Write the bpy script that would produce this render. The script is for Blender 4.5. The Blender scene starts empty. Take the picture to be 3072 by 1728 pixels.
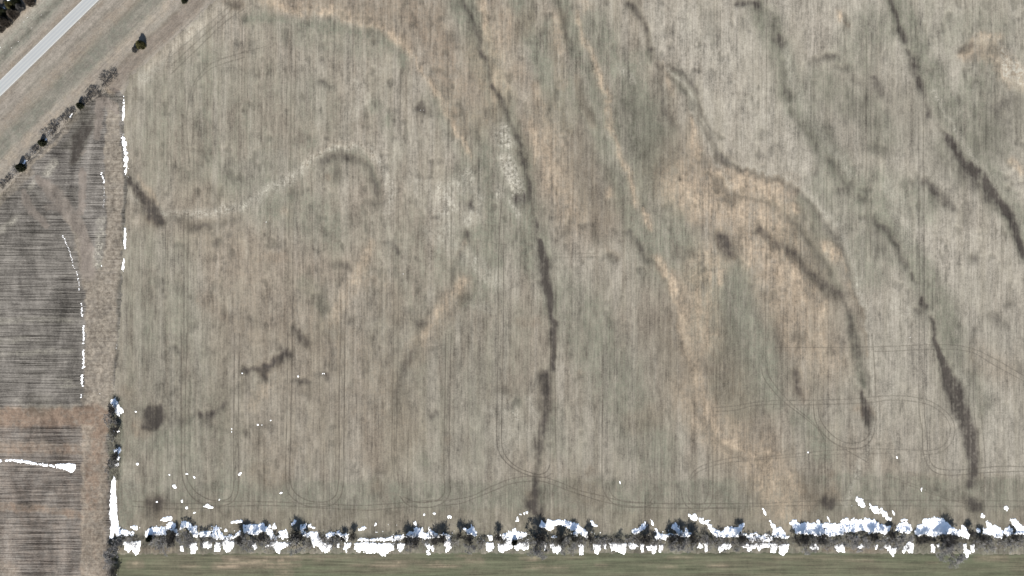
# Winter wheat and stubble fields seen straight down from a drone, with old snow along the hedgerows
import bpy, math, random
import numpy as np

# ------------------------------------------------------------------ scene, camera, world, sun, exposure
scene = bpy.context.scene
COL = scene.collection
S = 0.21                      # metres per photograph pixel on the ground
CX, CY = 1536.0, 864.0        # photograph centre
HC = 430.0                    # camera height above the fields

cam_d = bpy.data.cameras.new("camera")
cam_d.lens = 24.0
cam_d.sensor_width = 36.0
cam_d.clip_start = 1.0
cam_d.clip_end = 20000.0
cam = bpy.data.objects.new("camera", cam_d)
cam.location = (0, 0, HC)
COL.objects.link(cam)
scene.camera = cam

SUN_ELEV, SUN_SKEW = 37.0, 2.0      # sun in the south: shadows fall to the top of the picture, a touch to the right
world = bpy.data.worlds.new("World")
scene.world = world
world.use_nodes = True
wn = world.node_tree
sky = wn.nodes.new("ShaderNodeTexSky")
sky.sky_type = 'NISHITA'
sky.sun_disc = False
sky.sun_elevation = math.radians(SUN_ELEV)
sky.sun_rotation = math.radians(180 + SUN_SKEW)
bg = wn.nodes["Background"]
bg.inputs["Strength"].default_value = 0.065
wn.links.new(sky.outputs[0], bg.inputs["Color"])

sun_d = bpy.data.lights.new("sun", 'SUN')
sun_d.energy = 5.0
sun_d.angle = math.radians(0.5)
sun_d.color = (1.0, 0.965, 0.91)
sun = bpy.data.objects.new("sun", sun_d)
sun.rotation_euler = (math.radians(90 - SUN_ELEV), 0, math.radians(-SUN_SKEW))
sun.location = (0, -100, 300)
COL.objects.link(sun)

vs = scene.view_settings
vs.view_transform = 'Standard'
vs.look = 'None'
vs.gamma = 1.0
vs.exposure = 1.36
vs.use_curve_mapping = False
scene.cycles.max_bounces = 6

RNG = np.random.default_rng(7)
random.seed(7)


def lin(r, g, b):
    f = lambda c: (c / 255 / 12.92) if c <= 10 else ((c / 255 + 0.055) / 1.055) ** 2.4
    return (f(r), f(g), f(b))


ALB = 0.36                    # what turns a displayed colour into a base colour under this sun and exposure


def alb(r, g, b):
    c = lin(r, g, b)
    return (c[0] * ALB * 0.99, c[1] * ALB, c[2] * ALB * 1.01, 1)


def W(px, py):
    return (px - CX) * S, (CY - py) * S


def tag(o, label=None, cat=None, group=None, kind=None):
    if label:
        o["label"] = label
    if cat:
        o["category"] = cat
    if group:
        o["group"] = group
    if kind:
        o["kind"] = kind
    return o


# views the photograph was measured in: origin x, origin y, photograph pixels per unit
VW = {
    'V1': (512, 0, .3975), 'V2': (1300, 0, .3975), 'V3': (2048, 0, .3975), 'V4': (300, 500, .3975), 'V5': (1200, 500, .3975),
    'V6': (2048, 500, .3975), 'V7': (300, 1000, .3975), 'V8': (1200, 1000, .3975), 'V9': (2048, 1000, .3975),
    'N1': (0, 0, .3975), 'L2': (0, 500, .265), 'L3': (0, 860, .265), 'L4': (0, 1150, .399), 'R2': (0, 0, .1325),
    'R4': (20, 200, .2347), 'R5': (300, 1180, .1657), 'ZA': (300, 1500, .2329), 'ZB': (850, 1500, .2329), 'ZC': (1400, 1500, .2329),
    'ZD': (1950, 1480, .2329), 'ZE': (2472, 1450, .2329), 'P': (0, 0, 1.0),
}


def tr(v, pts):
    x0, y0, k = VW[v]
    return [(x0 + p[0] * k, y0 + p[1] * k) + tuple(q * k for q in p[2:]) for p in pts]


# ------------------------------------------------------------------ ground lattice (one vertex every two photograph pixels, coarse far out)
def axis(lo, hi, far):
    a = list(np.arange(lo, hi + 0.1, 2.0))
    st, p, up = 2.0, hi, []
    while p < hi + far:
        st *= 1.25
        p += st
        up.append(p)
    st, p, dn = 2.0, lo, []
    while p > lo - far:
        st *= 1.25
        p -= st
        dn.append(p)
    return np.array(dn[::-1] + a + up)


XS = axis(-40, 3112, 22000)
YS = axis(-40, 1768, 22000)
NX, NY = len(XS), len(YS)
GX, GY = np.meshgrid(XS, YS)


def vnoise(px, py, seed, xs=XS, ys=YS):
    L = np.random.default_rng(seed).random((256, 256)).astype(np.float32)
    u, v = xs / px + 1000.3, ys / py + 1000.7
    iu, iv = np.floor(u).astype(int), np.floor(v).astype(int)
    fu, fv = (u - iu), (v - iv)
    fu = (fu * fu * (3 - 2 * fu)).astype(np.float32)[None, :]
    fv = (fv * fv * (3 - 2 * fv)).astype(np.float32)[:, None]
    i0, i1, j0, j1 = iu % 256, (iu + 1) % 256, iv % 256, (iv + 1) % 256
    A, B = L[j0][:, i0], L[j0][:, i1]
    C_, D = L[j1][:, i0], L[j1][:, i1]
    return (A * (1 - fu) + B * fu) * (1 - fv) + (C_ * (1 - fu) + D * fu) * fv


FRINGE = np.clip((GX - 372) / 12, 0, 1) * np.clip((1575 - GY) / 25, 0, 1) * np.clip((GX * .698 + (GY - 266) * .716 - 290) / 25, 0, 1)
WX = GX + (vnoise(46, 46, 1) - .5) * (6 + 10 * FRINGE) + (vnoise(13, 13, 2) - .5) * 9 + (vnoise(5, 5, 22) - .5) * 4
WY = GY + (vnoise(46, 46, 3) - .5) * (5 + 9 * FRINGE) + (vnoise(6, 160, 4) - .5) * 17 * FRINGE + (vnoise(13, 13, 5) - .5) * 8 + (vnoise(5, 5, 23) - .5) * 5
GXf, GYf = GX.astype(np.float32), GY.astype(np.float32)

MASK = {k: np.zeros((NY, NX), np.float32) for k in 'DSGPTBRM'}


def stroke(layer, amt, pts, soft=0.55, warp=True):
    M = MASK[layer]
    if len(pts) == 1:
        p = pts[0]
        pts = [p, (p[0] + .1, p[1] + .1, p[2])]
    mg = 34 if warp else 3
    for (x0, y0, w0), (x1, y1, w1) in zip(pts[:-1], pts[1:]):
        R = max(w0, w1) * .5 * (1 + soft) + mg
        a, b = np.searchsorted(XS, min(x0, x1) - R), np.searchsorted(XS, max(x0, x1) + R)
        c, d = np.searchsorted(YS, min(y0, y1) - R), np.searchsorted(YS, max(y0, y1) + R)
        if b <= a or d <= c:
            continue
        X = (WX if warp else GX)[c:d, a:b]
        Y = (WY if warp else GY)[c:d, a:b]
        dx, dy = x1 - x0, y1 - y0
        t = np.clip(((X - x0) * dx + (Y - y0) * dy) / (dx * dx + dy * dy + 1e-6), 0, 1)
        dist = np.hypot(X - x0 - t * dx, Y - y0 - t * dy)
        r = (w0 + (w1 - w0) * t) * .5
        q = np.clip((r * (1 + soft) - dist) / (2 * soft * r + .01), 0, 1)
        m = (q * q * (3 - 2 * q) * amt).astype(np.float32)
        np.maximum(M[c:d, a:b], m, out=M[c:d, a:b])


def inside(poly, X, Y):
    r = np.zeros(X.shape, bool)
    n = len(poly)
    for i in range(n):
        (xa, ya), (xb, yb) = poly[i][:2], poly[(i + 1) % n][:2]
        if ya == yb:
            continue
        c = (ya > Y) != (yb > Y)
        r ^= c & (X < (xb - xa) * (Y - ya) / (yb - ya) + xa)
    return r


def edge_dist(poly, X, Y):
    d = np.full(X.shape, 1e9)
    n = len(poly)
    for i in range(n):
        (xa, ya), (xb, yb) = poly[i][:2], poly[(i + 1) % n][:2]
        dx, dy = xb - xa, yb - ya
        t = np.clip(((X - xa) * dx + (Y - ya) * dy) / (dx * dx + dy * dy + 1e-9), 0, 1)
        d = np.minimum(d, np.hypot(X - xa - t * dx, Y - ya - t * dy))
    return d


def area(layer, amt, poly, soft=8.0, warp=True):
    xs_, ys_ = [p[0] for p in poly], [p[1] for p in poly]
    mg = soft + 40
    a, b = np.searchsorted(XS, min(xs_) - mg), np.searchsorted(XS, max(xs_) + mg)
    c, d = np.searchsorted(YS, min(ys_) - mg), np.searchsorted(YS, max(ys_) + mg)
    X = (WX if warp else GX)[c:d, a:b]
    Y = (WY if warp else GY)[c:d, a:b]
    sd = np.where(inside(poly, X, Y), 1, -1) * edge_dist(poly, X, Y)
    q = np.clip((sd + soft) / (2 * soft), 0, 1)
    m = (q * q * (3 - 2 * q) * amt).astype(np.float32)
    np.maximum(MASK[layer][c:d, a:b], m, out=MASK[layer][c:d, a:b])


# ------------------------------------------------------------------ what lies in the soil: wet hollows (D), sandy ridges (S), greener wheat (G),
# pale dry straw (P), wheel tracks (T), brown soil (B), red soil (R), smooth driven earth (M)
SOIL = """
V1 S .85 40|740,30 850,70 1000,110 1100,100 1250,100,55 1400,140,60 1530,190,50 1640,220,50 1740,310 1800,420 1890,520 1950,640 2050,770 2120,900 2200,1050,30 2260,1180,30
V1 S .8 70|760,20 900,70 1050,105
V1 S .8 60|1130,90 1280,95 1400,120
V1 S .7 40|1610,160,20 1640,230,40 1690,280,40 1730,330,60
V1 S .35 60|680,0 900,30 1100,60 1400,90 1560,150
V1 B .75 240|1850,120 2000,300 2080,480 2140,680
V1 B .6 200|800,10 1200,20 1700,60 1950,100
V1 B .6 130|2130,680 2180,900 2200,990
V1 G .6 90|560,150,60 650,110,60 800,150,60 1000,190,80 1250,210 1500,250 1620,310 1700,380 1750,480,60
V1 G .35 200|900,250 1200,300 1500,350
V1 G .9 160|2170,0 2240,150 2320,350 2380,520 2440,700 2500,900 2560,1100
V2 D .6 28|225,0 270,140 350,330,38 410,500 440,640 510,740 545,830 600,960 650,1130 700,1280 745,1449
V2 G 1.0 150|250,0 300,250 380,520 450,760 560,1000 640,1200 690,1449
V1 D .45 45|1130,1240 1200,1200 1300,1170,65 1400,1190 1470,1240 1520,1310 1545,1440,55
V1 D .5 30|1400,1195 1480,1250 1530,1330 1550,1449
V1 S .5 45|1020,1220 1130,1140 1250,1080 1400,1070 1470,1120 1540,1170
V1 P .25 60|1000,1260 1150,1110 1300,1060 1450,1090 1560,1180 1620,1300
V1 G .5 40|1050,1230 1180,1150 1320,1120 1440,1150 1510,1240 1560,1400
V1 D .4 34|980,745
V1 D .5 26|1140,615 1245,650
V1 D .5 60|1890,800 1930,840
V1 D .4 26|1960,880
V1 D .3 50|960,1060
V1 G .5 90|1070,1090
V1 D .35 50|1240,1230 1250,1350
V1 G .5 100|1640,920
V1 G .4 120|1540,800
V1 D .3 70|2120,250
V1 B .5 120|1420,50 1800,350
V1 P .4 120|1420,650 1460,750 1380,850
V1 G .4 160|250,420
V1 G .4 180|240,880 330,1200
V1 G .5 200|2350,900 2400,1250 2480,1350
V1 G .5 80|2200,1300 2280,1400
V1 B .5 60|1180,1350
V2 S .9 60|370,0 380,150 375,230,40
V2 S .7 50|550,600 560,680,40
V2 S .9 60|735,900,40 760,1050,55 775,1100,40 760,1250,25
V2 S .45 40|480,180 560,50 575,180
V2 S .55 40|520,500 560,620
V2 S .9 30|1100,110,25 1105,200,35 1120,290,45 1180,380,55 1220,480,45 1270,640,55 1300,700,40 1320,820,50 1340,960,60 1410,1100,35 1440,1250,55 1490,1340,40 1530,1430,25
V2 S .5 60|1130,0 1145,60
V2 B .55 180|800,1000 900,1250 950,1449
V2 B .5 130|640,520 720,640 760,780
V2 B .5 180|90,560 180,700
V2 B .45 200|450,80 520,300 700,150
V2 B .5 120|930,130 940,400 960,640
V2 S .4 60|910,150 930,280 960,400
V2 S .4 45|770,640 840,900 860,1100
V2 B .5 60|1080,600 1130,760 1200,960
V2 S .3 60|900,1330 1000,1449
V2 G .85 240|1480,560 1550,800 1600,1100,280 1600,1350,240 1600,1449
V2 G .7 120|1130,180 1170,300 1260,420 1340,520
V2 G .6 120|870,200 900,450
V2 G .5 120|1350,450 1600,420
V2 G .7 70|930,40,40 970,220 1010,330 1060,430
V2 D .4 26|930,20 960,120 985,210 1010,290 1050,380
V2 G .6 120|1000,520 1060,700 1180,900 1280,1100 1330,1350
V2 D .35 40|1110,620 1150,780 1210,910
V2 P .5 70|1430,520 1500,600
V2 D .55 40|1490,20,30 1540,80 1590,170,30 1630,280,32 1640,420,34
V2 D .4 40|1700,500 1720,640 1760,800 1800,960
V2 G .4 80|1850,560 1900,650 1960,800
V2 D .5 24|1790,468 1880,520 1960,620,30 2000,720 2060,900,20 2130,1080 2200,1190 2290,1250
V2 S .5 36|1750,470 1790,620 1820,720
V2 S .95 40|1950,900,26 1970,1050,70 2000,1170,60 2020,1210,30
V2 D .5 34|2060,1230
V2 B .8 70|1950,1250
V2 B .6 50|2120,1410 2250,1449
V2 D .5 36|2290,10 2400,20 2460,50,60
V2 D .45 30|2560,140 2575,300
V2 D .4 45|1210,910
V2 G .5 60|1050,330
V2 D .25 60|1960,780
V2 D .35 30|2080,540 2120,545
V2 D .3 50|2480,1000
V2 D .25 60|1770,240
V2 D .25 80|2080,90 2110,240
V2 P .25 300|1950,150 2150,400 2350,800 2450,1000
V3 D .6 36|400,10 520,20 580,45,60
V3 D .35 24|640,60 680,160 700,260
V3 D .6 70|740,280 745,320
V3 G .6 60|720,180 745,320
V3 D .35 40|740,450 770,600 780,720,60
V3 D .4 60|780,690 800,740
V3 D .35 34|830,850 860,930 940,1000 1000,1120
V3 D .45 26|1090,1180 1170,1260 1220,1400 1250,1449
V3 G .5 60|1230,1350
V3 P .4 60|780,350 800,500 870,720 960,900 1080,1080 1200,1200 1260,1330
V3 D .75 34|1580,0 1605,100 1620,160 1650,230,46 1670,290,60 1680,330,30
V3 D .6 60|1735,470 1755,540
V3 D .6 40|1770,590 1795,650,44 1830,730,26
V3 D .55 28|1690,380 1720,450
V3 D .65 40|1840,800,24 1880,890,44
V3 D .3 30|1900,920 1960,1010
V3 D .9 70|1980,1010,40 2050,1110 2120,1200,60 2200,1280,80 2280,1370,90 2350,1440,90
V3 D .45 110|2130,1280 2230,1400
V6 D .9 80|2210,40,100 2290,130 2380,240,70 2460,350,60 2530,540,60 2575,660,50
V6 D .5 100|2230,100 2350,260
V6 P .4 50|2330,60 2440,200 2490,330 2560,480
V3 P .55 24|1890,690 1960,830 2060,990,40 2170,1140,40 2270,1270,40 2400,1430,40
V3 D .35 50|2260,370 2380,390
V3 D .4 60|2290,380 2340,372 2380,392
V3 S .5 60|2110,400 2200,320 2300,270 2380,280
V3 B .6 90|2130,410 2230,400
V3 S .7 36|1165,90 1185,140
V3 B .8 30|1215,175 1250,185
V3 D .5 40|1010,450,30 1080,430,50 1140,430
V3 D .4 30|965,470
V3 D .35 50|1150,520 1240,530
V3 D .45 60|1430,590 1480,660 1510,720
V3 D .4 70|1390,750 1370,820
V3 D .4 44|1560,850
V3 D .4 40|1300,590 1340,620
V3 D .35 60|1460,1100 1540,1130
V3 D .35 40|1260,970
V3 D .3 50|1110,970
V3 D .35 40|940,1130
V3 D .4 44|2100,370 2180,330
V3 D .4 70|2350,820 2420,780 2480,740
V3 D .3 90|2330,1100
V3 D .4 50|1830,1370
V3 D .45 44|1010,1280
V3 G .5 200|2150,700 2250,950 2400,1100
V3 G .4 240|1950,250 2250,150 2450,250
V3 G .35 200|2100,1300 2000,1150
V3 D .25 100|2420,950
V3 S .5 60|2490,1200 2560,1300
V4 D .95 70|210,85,36 240,150,60 270,190,70 330,260,90 400,350,100 440,410,80
V4 B .8 120|330,240 420,400
V4 D .28 50|500,400 600,400 700,440,60 800,440,60 930,410,60 1020,385,40
V4 D .45 44|690,455 820,445
V4 S .4 30|300,110 440,290
V4 P .4 45|520,345 700,350 900,340 1060,300
V4 D .45 36|860,590 900,560
V4 D .4 36|890,240
V4 B .6 100|1220,690 1380,680
V4 D .4 44|1770,740 1830,745 1860,775
V4 D .35 32|1650,775
V4 G .6 100|1540,870
V4 G .7 110|1650,1020 1690,1060
V4 D .4 50|1640,1010 1690,1050
V4 D .5 56|1470,1240 1500,1270 1540,1320
V4 D .45 44|1140,1130
V4 D .45 34|1310,1340
V4 D .4 50|1890,1180
V4 D .45 36|2180,550 2215,580 2250,630
V4 D .45 50|2060,280 2120,275
V4 B .5 60|990,800 1040,810
V4 B .5 80|1990,890 2060,870
V4 D .3 44|560,910 590,930
V4 D .45 34|545,1370 580,1390
V4 D .4 30|2220,1380
V4 D .5 44|2400,1170 2450,1170
V4 D .3 30|2460,1120 2500,1080
V4 S .45 44|2060,600 2030,690
V4 S .35 60|1930,880 1900,940
V4 S .35 36|1840,1030 1800,1120
V4 S .3 60|1400,340
V4 D .5 24|2050,80 2080,140 2085,250
V4 D .5 20|2020,0 2050,40
V4 G .4 140|380,900 370,1100 340,1300
V4 G .45 130|1600,900 1750,1250
V4 B .45 160|800,1000 1000,1150 1200,1300
V4 B .4 200|2150,900 2250,1200
V5 D .95 60|1035,380,16 1035,450,20 1030,520,16 1060,600,50 1085,700,80 1100,850,72 1125,950,64 1150,1050,50 1150,1250,50 1158,1449,44
V5 P .5 14|1025,600 1045,750 1070,880 1105,1030
V5 G .8 130|960,20 980,170
V5 D .5 80|890,230 960,215
V5 D .4 30|940,0 980,120 1010,240
V5 P .9 60|840,60 870,140,70 880,190
V5 P .7 60|755,160 745,230
V5 P .6 90|410,120 470,160
V5 P .6 60|300,220 330,290
V5 P .6 50|830,240 880,320 890,370
V5 P .6 40|820,30 850,100
V5 P .5 90|640,830 740,850
V5 P .35 60|570,1050 680,1080
V5 P .4 60|560,280
V5 G .6 160|650,150 830,150 800,300
V5 G .5 160|470,50 510,200
V5 G .5 160|620,500 720,580
V5 G .7 130|660,680 720,700
V5 D .25 90|660,720
V5 D .6 40|540,270 550,310
V5 D .6 34|515,490 525,520
V5 B .6 40|500,560 440,650
V5 D .4 44|460,640 420,760 390,860
V5 D .5 50|140,1180 190,1170
V5 B .5 40|230,1120 150,1200
V5 G .5 200|560,900 480,1000
V5 B .6 220|1200,150 1300,300
V5 S .3 80|1100,30 1120,150
V5 S .25 80|1260,220 1340,330
V5 D .45 36|1350,430 1460,430
V5 D .35 40|1280,400 1260,500 1230,545
V5 D .35 40|1470,470 1490,550
V5 D .45 36|1560,650 1640,690
V5 B .45 60|1550,600 1640,680
V5 D .45 40|1720,480 1790,570,44 1850,680,36 1930,770,20 1990,860,16
V5 G .7 160|1640,100 1720,350 1830,520
V5 G .7 140|2000,150 2080,400 2150,600
V5 D .35 60|2100,630 2170,640
V5 S .7 36|1560,180 1570,230
V5 S .75 44|1740,60 1780,200 1795,290
V5 S .9 34|1850,330,20 1870,400,44 1885,490,30
V5 S .4 30|1700,30 1740,110
V5 S .75 30|1920,750 2010,850,44 2060,950,50 2110,1100,60 2140,1300,70 2170,1449,80
V5 D .45 14|1930,780 2000,890 2055,1030 2105,1230 2135,1449
V5 B .6 140|2060,820 2150,1100 2200,1300
V5 G .8 220|2350,950 2400,1150 2420,1400
V5 S .5 140|2200,180 2240,330
V5 S .4 60|2270,280 2330,380
V5 S .35 60|2230,680 2260,760
V5 D .4 30|2380,80 2400,200
V5 B .6 60|2400,180 2490,260
V5 D .8 100|2450,560 2480,640
V5 B .8 120|2420,530 2500,680
V5 S .85 50|2410,770 2410,860
V5 D .3 60|1640,1160
V5 B .4 60|1040,1170 900,1180
V6 B .6 160|60,150 90,380 330,220
V6 B .6 180|350,130 600,140 800,160
V6 D .35 40|260,150 380,200 450,230
V6 D .4 50|330,240 400,260
V6 S .55 90|80,130 90,320
V6 S .55 100|480,570 550,600 630,640
V6 S .8 80|650,400 680,480 660,560
V6 S .7 70|640,620 700,740 730,800
V6 S .8 60|660,160 675,220
V6 S .6 120|230,70 480,140 600,170
V6 S .8 40|440,100 470,160
V6 S .8 40|830,270 860,340
V6 S .75 60|850,770 860,830
V6 S .5 80|850,930 870,1050
V6 S .6 70|1010,1360 1040,1430
V6 S .6 24|270,390 300,490
V6 S .4 70|660,880 700,1000
V6 S .35 60|1010,880 1010,1000
V6 S .4 60|80,650 100,720
V6 S .4 60|40,900 70,1100
V6 D .75 90|290,520 320,600
V6 B .8 120|280,500 340,640
V6 G .7 46|640,270 740,320 860,420 920,500 1000,600,60 1080,720 1150,840,60 1200,930
V6 G .6 140|880,280 1000,420 1080,560
V6 D .35 18|640,270 750,330 870,450 980,580 1080,700 1150,820
V6 D .5 56|560,470 640,540 700,590 780,610 870,690,66 940,790 1030,860 1130,930,90 1190,970,80
V6 D .45 30|1200,960 1230,1050 1260,1150 1290,1280
V6 B .6 110|760,560 880,690
V6 S .6 70|1090,570 1150,680
V6 S .5 16|1180,620 1250,790 1290,920 1350,1150 1380,1300 1400,1449
V6 S .9 24|1265,880 1280,920
V6 D .5 40|1250,1100 1275,1230,50 1300,1350,60 1320,1449
V6 G .5 60|1260,1150 1310,1430
V6 D .45 40|1180,200 1260,170 1265,120
V6 D .45 30|1320,210 1370,250
V6 D .3 26|1400,300 1420,400
V6 D .5 40|1440,370 1470,450 1540,460,50 1570,520 1610,600,36 1650,700,40 1720,790,26
V6 D .65 36|1735,820 1765,860
V6 D .8 46|1805,1000 1830,1060
V6 D .45 44|1770,1060 1800,1090
V6 D .8 26|1860,1120,16 1885,1230,34 1900,1280 1925,1370 1965,1449
V6 D .5 56|1810,110 1850,150 1910,210,70 1980,260,80 2050,310,50
V6 D .25 60|2130,330 2140,430
V6 D .4 60|2190,700
V6 D .35 70|1470,500 1480,650
V6 G .5 130|1450,620 1560,700
V6 P .5 160|1620,1060 1680,1100
V6 P .35 120|1580,150 1650,350 1700,550
V6 D .4 90|2350,1140 2420,1180
V6 D .4 40|2200,1240
V6 D .35 50|2460,1030
V6 D .4 60|840,1260 900,1280
V6 D .4 60|1120,1380
V6 B .6 100|720,1180 780,1350
V6 G .85 300|180,850 260,1050 330,1300
V6 G .6 120|420,720 480,900
V6 G .5 240|560,1200 600,1400
V6 D .3 60|680,1180 740,1350
V6 B .5 160|1000,1280 850,1350
V6 B .4 150|550,850 600,960
V7 B .7 110|290,690 320,740
V7 D .4 80|500,640 620,660
V7 D .6 50|720,620 770,640 800,610 840,600
V7 D .45 50|760,660 820,660
V7 D .5 34|940,540 900,565 860,580
V7 D .35 70|520,450 560,430
V7 D .7 46|1060,290 1120,285 1180,275 1250,250 1310,220,70 1370,180,80 1420,150,60
V7 B .7 110|1200,280 1330,220
V7 D .5 44|1210,300 1240,320
V7 D .35 22|1270,340 1180,380 1100,430 1000,510
V7 D .5 36|1460,345 1540,345 1570,370
V7 D .45 30|1610,300 1690,305 1715,350
V7 D .4 44|1550,430 1580,460
V7 B .5 50|1420,410
V7 D .4 34|930,205
V7 D .45 44|1330,80 1350,95
V7 D .5 60|1540,60
V7 D .45 34|550,100 580,140
V7 D .35 34|1910,370
V7 D .5 34|1070,750 1100,750
V7 D .35 50|970,740 1010,760
V7 D .35 44|1150,700 1260,700
V7 D .4 34|1720,715 1760,710
V7 B .5 60|1910,600
V7 D .4 34|2215,490
V7 D .35 30|1430,850 1490,860
V7 D .35 36|1390,900
V7 B .5 50|2080,690
V7 D .3 44|2500,620
V7 B .5 60|2190,830
V7 D .4 30|2290,240 2270,330
V7 G .5 110|2450,970
V7 B .5 200|1200,1060 1330,1080
V7 D .55 110|400,1290 460,1270
V7 D .45 60|480,1220 360,1370
V7 B .6 180|430,1300 500,1380
V7 D .4 22|2060,1180 2070,1250 2060,1280
V7 D .4 22|2110,1130 2130,1200 2090,1240
V7 B .45 110|2090,1170
V7 G .6 160|370,820 500,790 650,770
V7 G .4 160|880,760 700,700
V7 B .35 220|1150,850 1500,900 1650,650
V7 B .35 160|1950,880 2150,1000
V7 S .25 90|1150,530 1260,400
V7 P .3 120|220,1000 240,1180
V7 B .4 120|200,440
V8 D .85 36|1160,0,44 1155,150 1155,280
V8 D .7 90|1090,320 1100,430 1095,560,76 1085,700,64 1055,800,64 1045,950,44 1030,1070,40 1015,1200,70
V8 D .95 110|1000,1280 1030,1320,70 1040,1360,50
V8 B .6 90|985,1220
V8 P .55 50|800,560 870,600 880,650
V8 P .45 40|960,470 990,490
V8 P .4 50|690,570 710,600
V8 P .4 100|840,700 820,780
V8 P .35 60|980,520 1030,650
V8 P .8 14|1000,1270 1035,1280 1050,1330
V8 D .4 60|750,420 800,430
V8 D .35 60|820,540 880,520
V8 G .5 80|880,530
V8 D .5 44|20,230 10,330
V8 D .45 46|230,630 260,600
V8 B .55 80|1440,1050
V8 D .3 60|1430,1060
V8 G .5 110|180,960
V8 B .5 50|1340,310
V8 D .35 40|1880,680
V8 B .5 60|350,800
V8 G .35 160|1200,600 1180,850
V8 S .85 36|2150,100 2190,220,60 2230,350,76 2250,480,60 2290,560 2330,640 2400,740,50 2470,810,36
V8 D .4 16|2120,50 2150,200 2180,380 2220,560 2330,720 2450,870 2576,950
V8 B .5 180|2350,650 2500,760
V8 D .45 16|1480,1340 1520,1310
V8 B .4 200|1350,1180 1500,1250
V8 B .4 200|1900,620 1780,680
V9 S .85 60|640,900,80 670,1030,70 700,1170,60 725,1215,30
V9 S .6 110|830,1080 860,1170
V9 S .4 160|770,1290 900,1290
V9 S .35 60|560,840 600,900
V9 B .6 240|800,1050 950,1250
V9 S .4 50|1100,190 1090,100
V9 D .5 60|840,290 860,360 890,440
V9 B .6 110|860,300 920,460
V9 D .8 60|1345,430,24 1380,540,80 1390,650,66 1405,735,20
V9 B .8 100|1330,560 1390,600
V9 D .5 60|1310,100 1320,180
V9 G .5 60|1310,130 1370,380
V9 D .95 90|1895,20,30 1925,140,34 1970,250,50 2010,330,90 2060,440,120 2100,560,120 2140,650,110 2170,780,100 2190,900,80 2195,1000,66 2190,1050,80
V9 D .55 80|2150,1130 2200,1120
V9 D .6 90|2170,1290 2220,1300
V9 D .4 22|1870,1170 2000,1190 2090,1170
V9 D .35 20|1850,1150 1990,1240 2080,1260
V9 P .6 24|1455,500 1470,600 1460,700,30 1430,800,36 1390,900,60 1340,1020,50 1290,1130,40 1255,1230,36 1240,1290,20
V9 P .45 60|1590,340 1600,420
V9 P .35 120|1560,780 1580,900 1500,700
V9 P .35 160|2350,420 2380,620 2330,850
V9 P .4 60|2100,300 2150,450 2200,600
V9 D .7 110|1080,1270 1120,1290
V9 B .7 140|1080,1250 1130,1200
V9 D .35 120|930,1080 960,1200
V9 B .5 90|1120,1080
V9 D .3 60|570,1260
V9 B .5 160|560,1370
V9 G .7 240|300,350 420,560 600,450
V9 G .5 180|900,650 1050,900
V9 B .5 120|300,620 420,860
V9 D .35 26|250,810 380,880 480,930
V9 B .4 240|2250,180 2400,300
ZC D .8 150|820,30 880,90 905,180,60
"""
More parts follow.
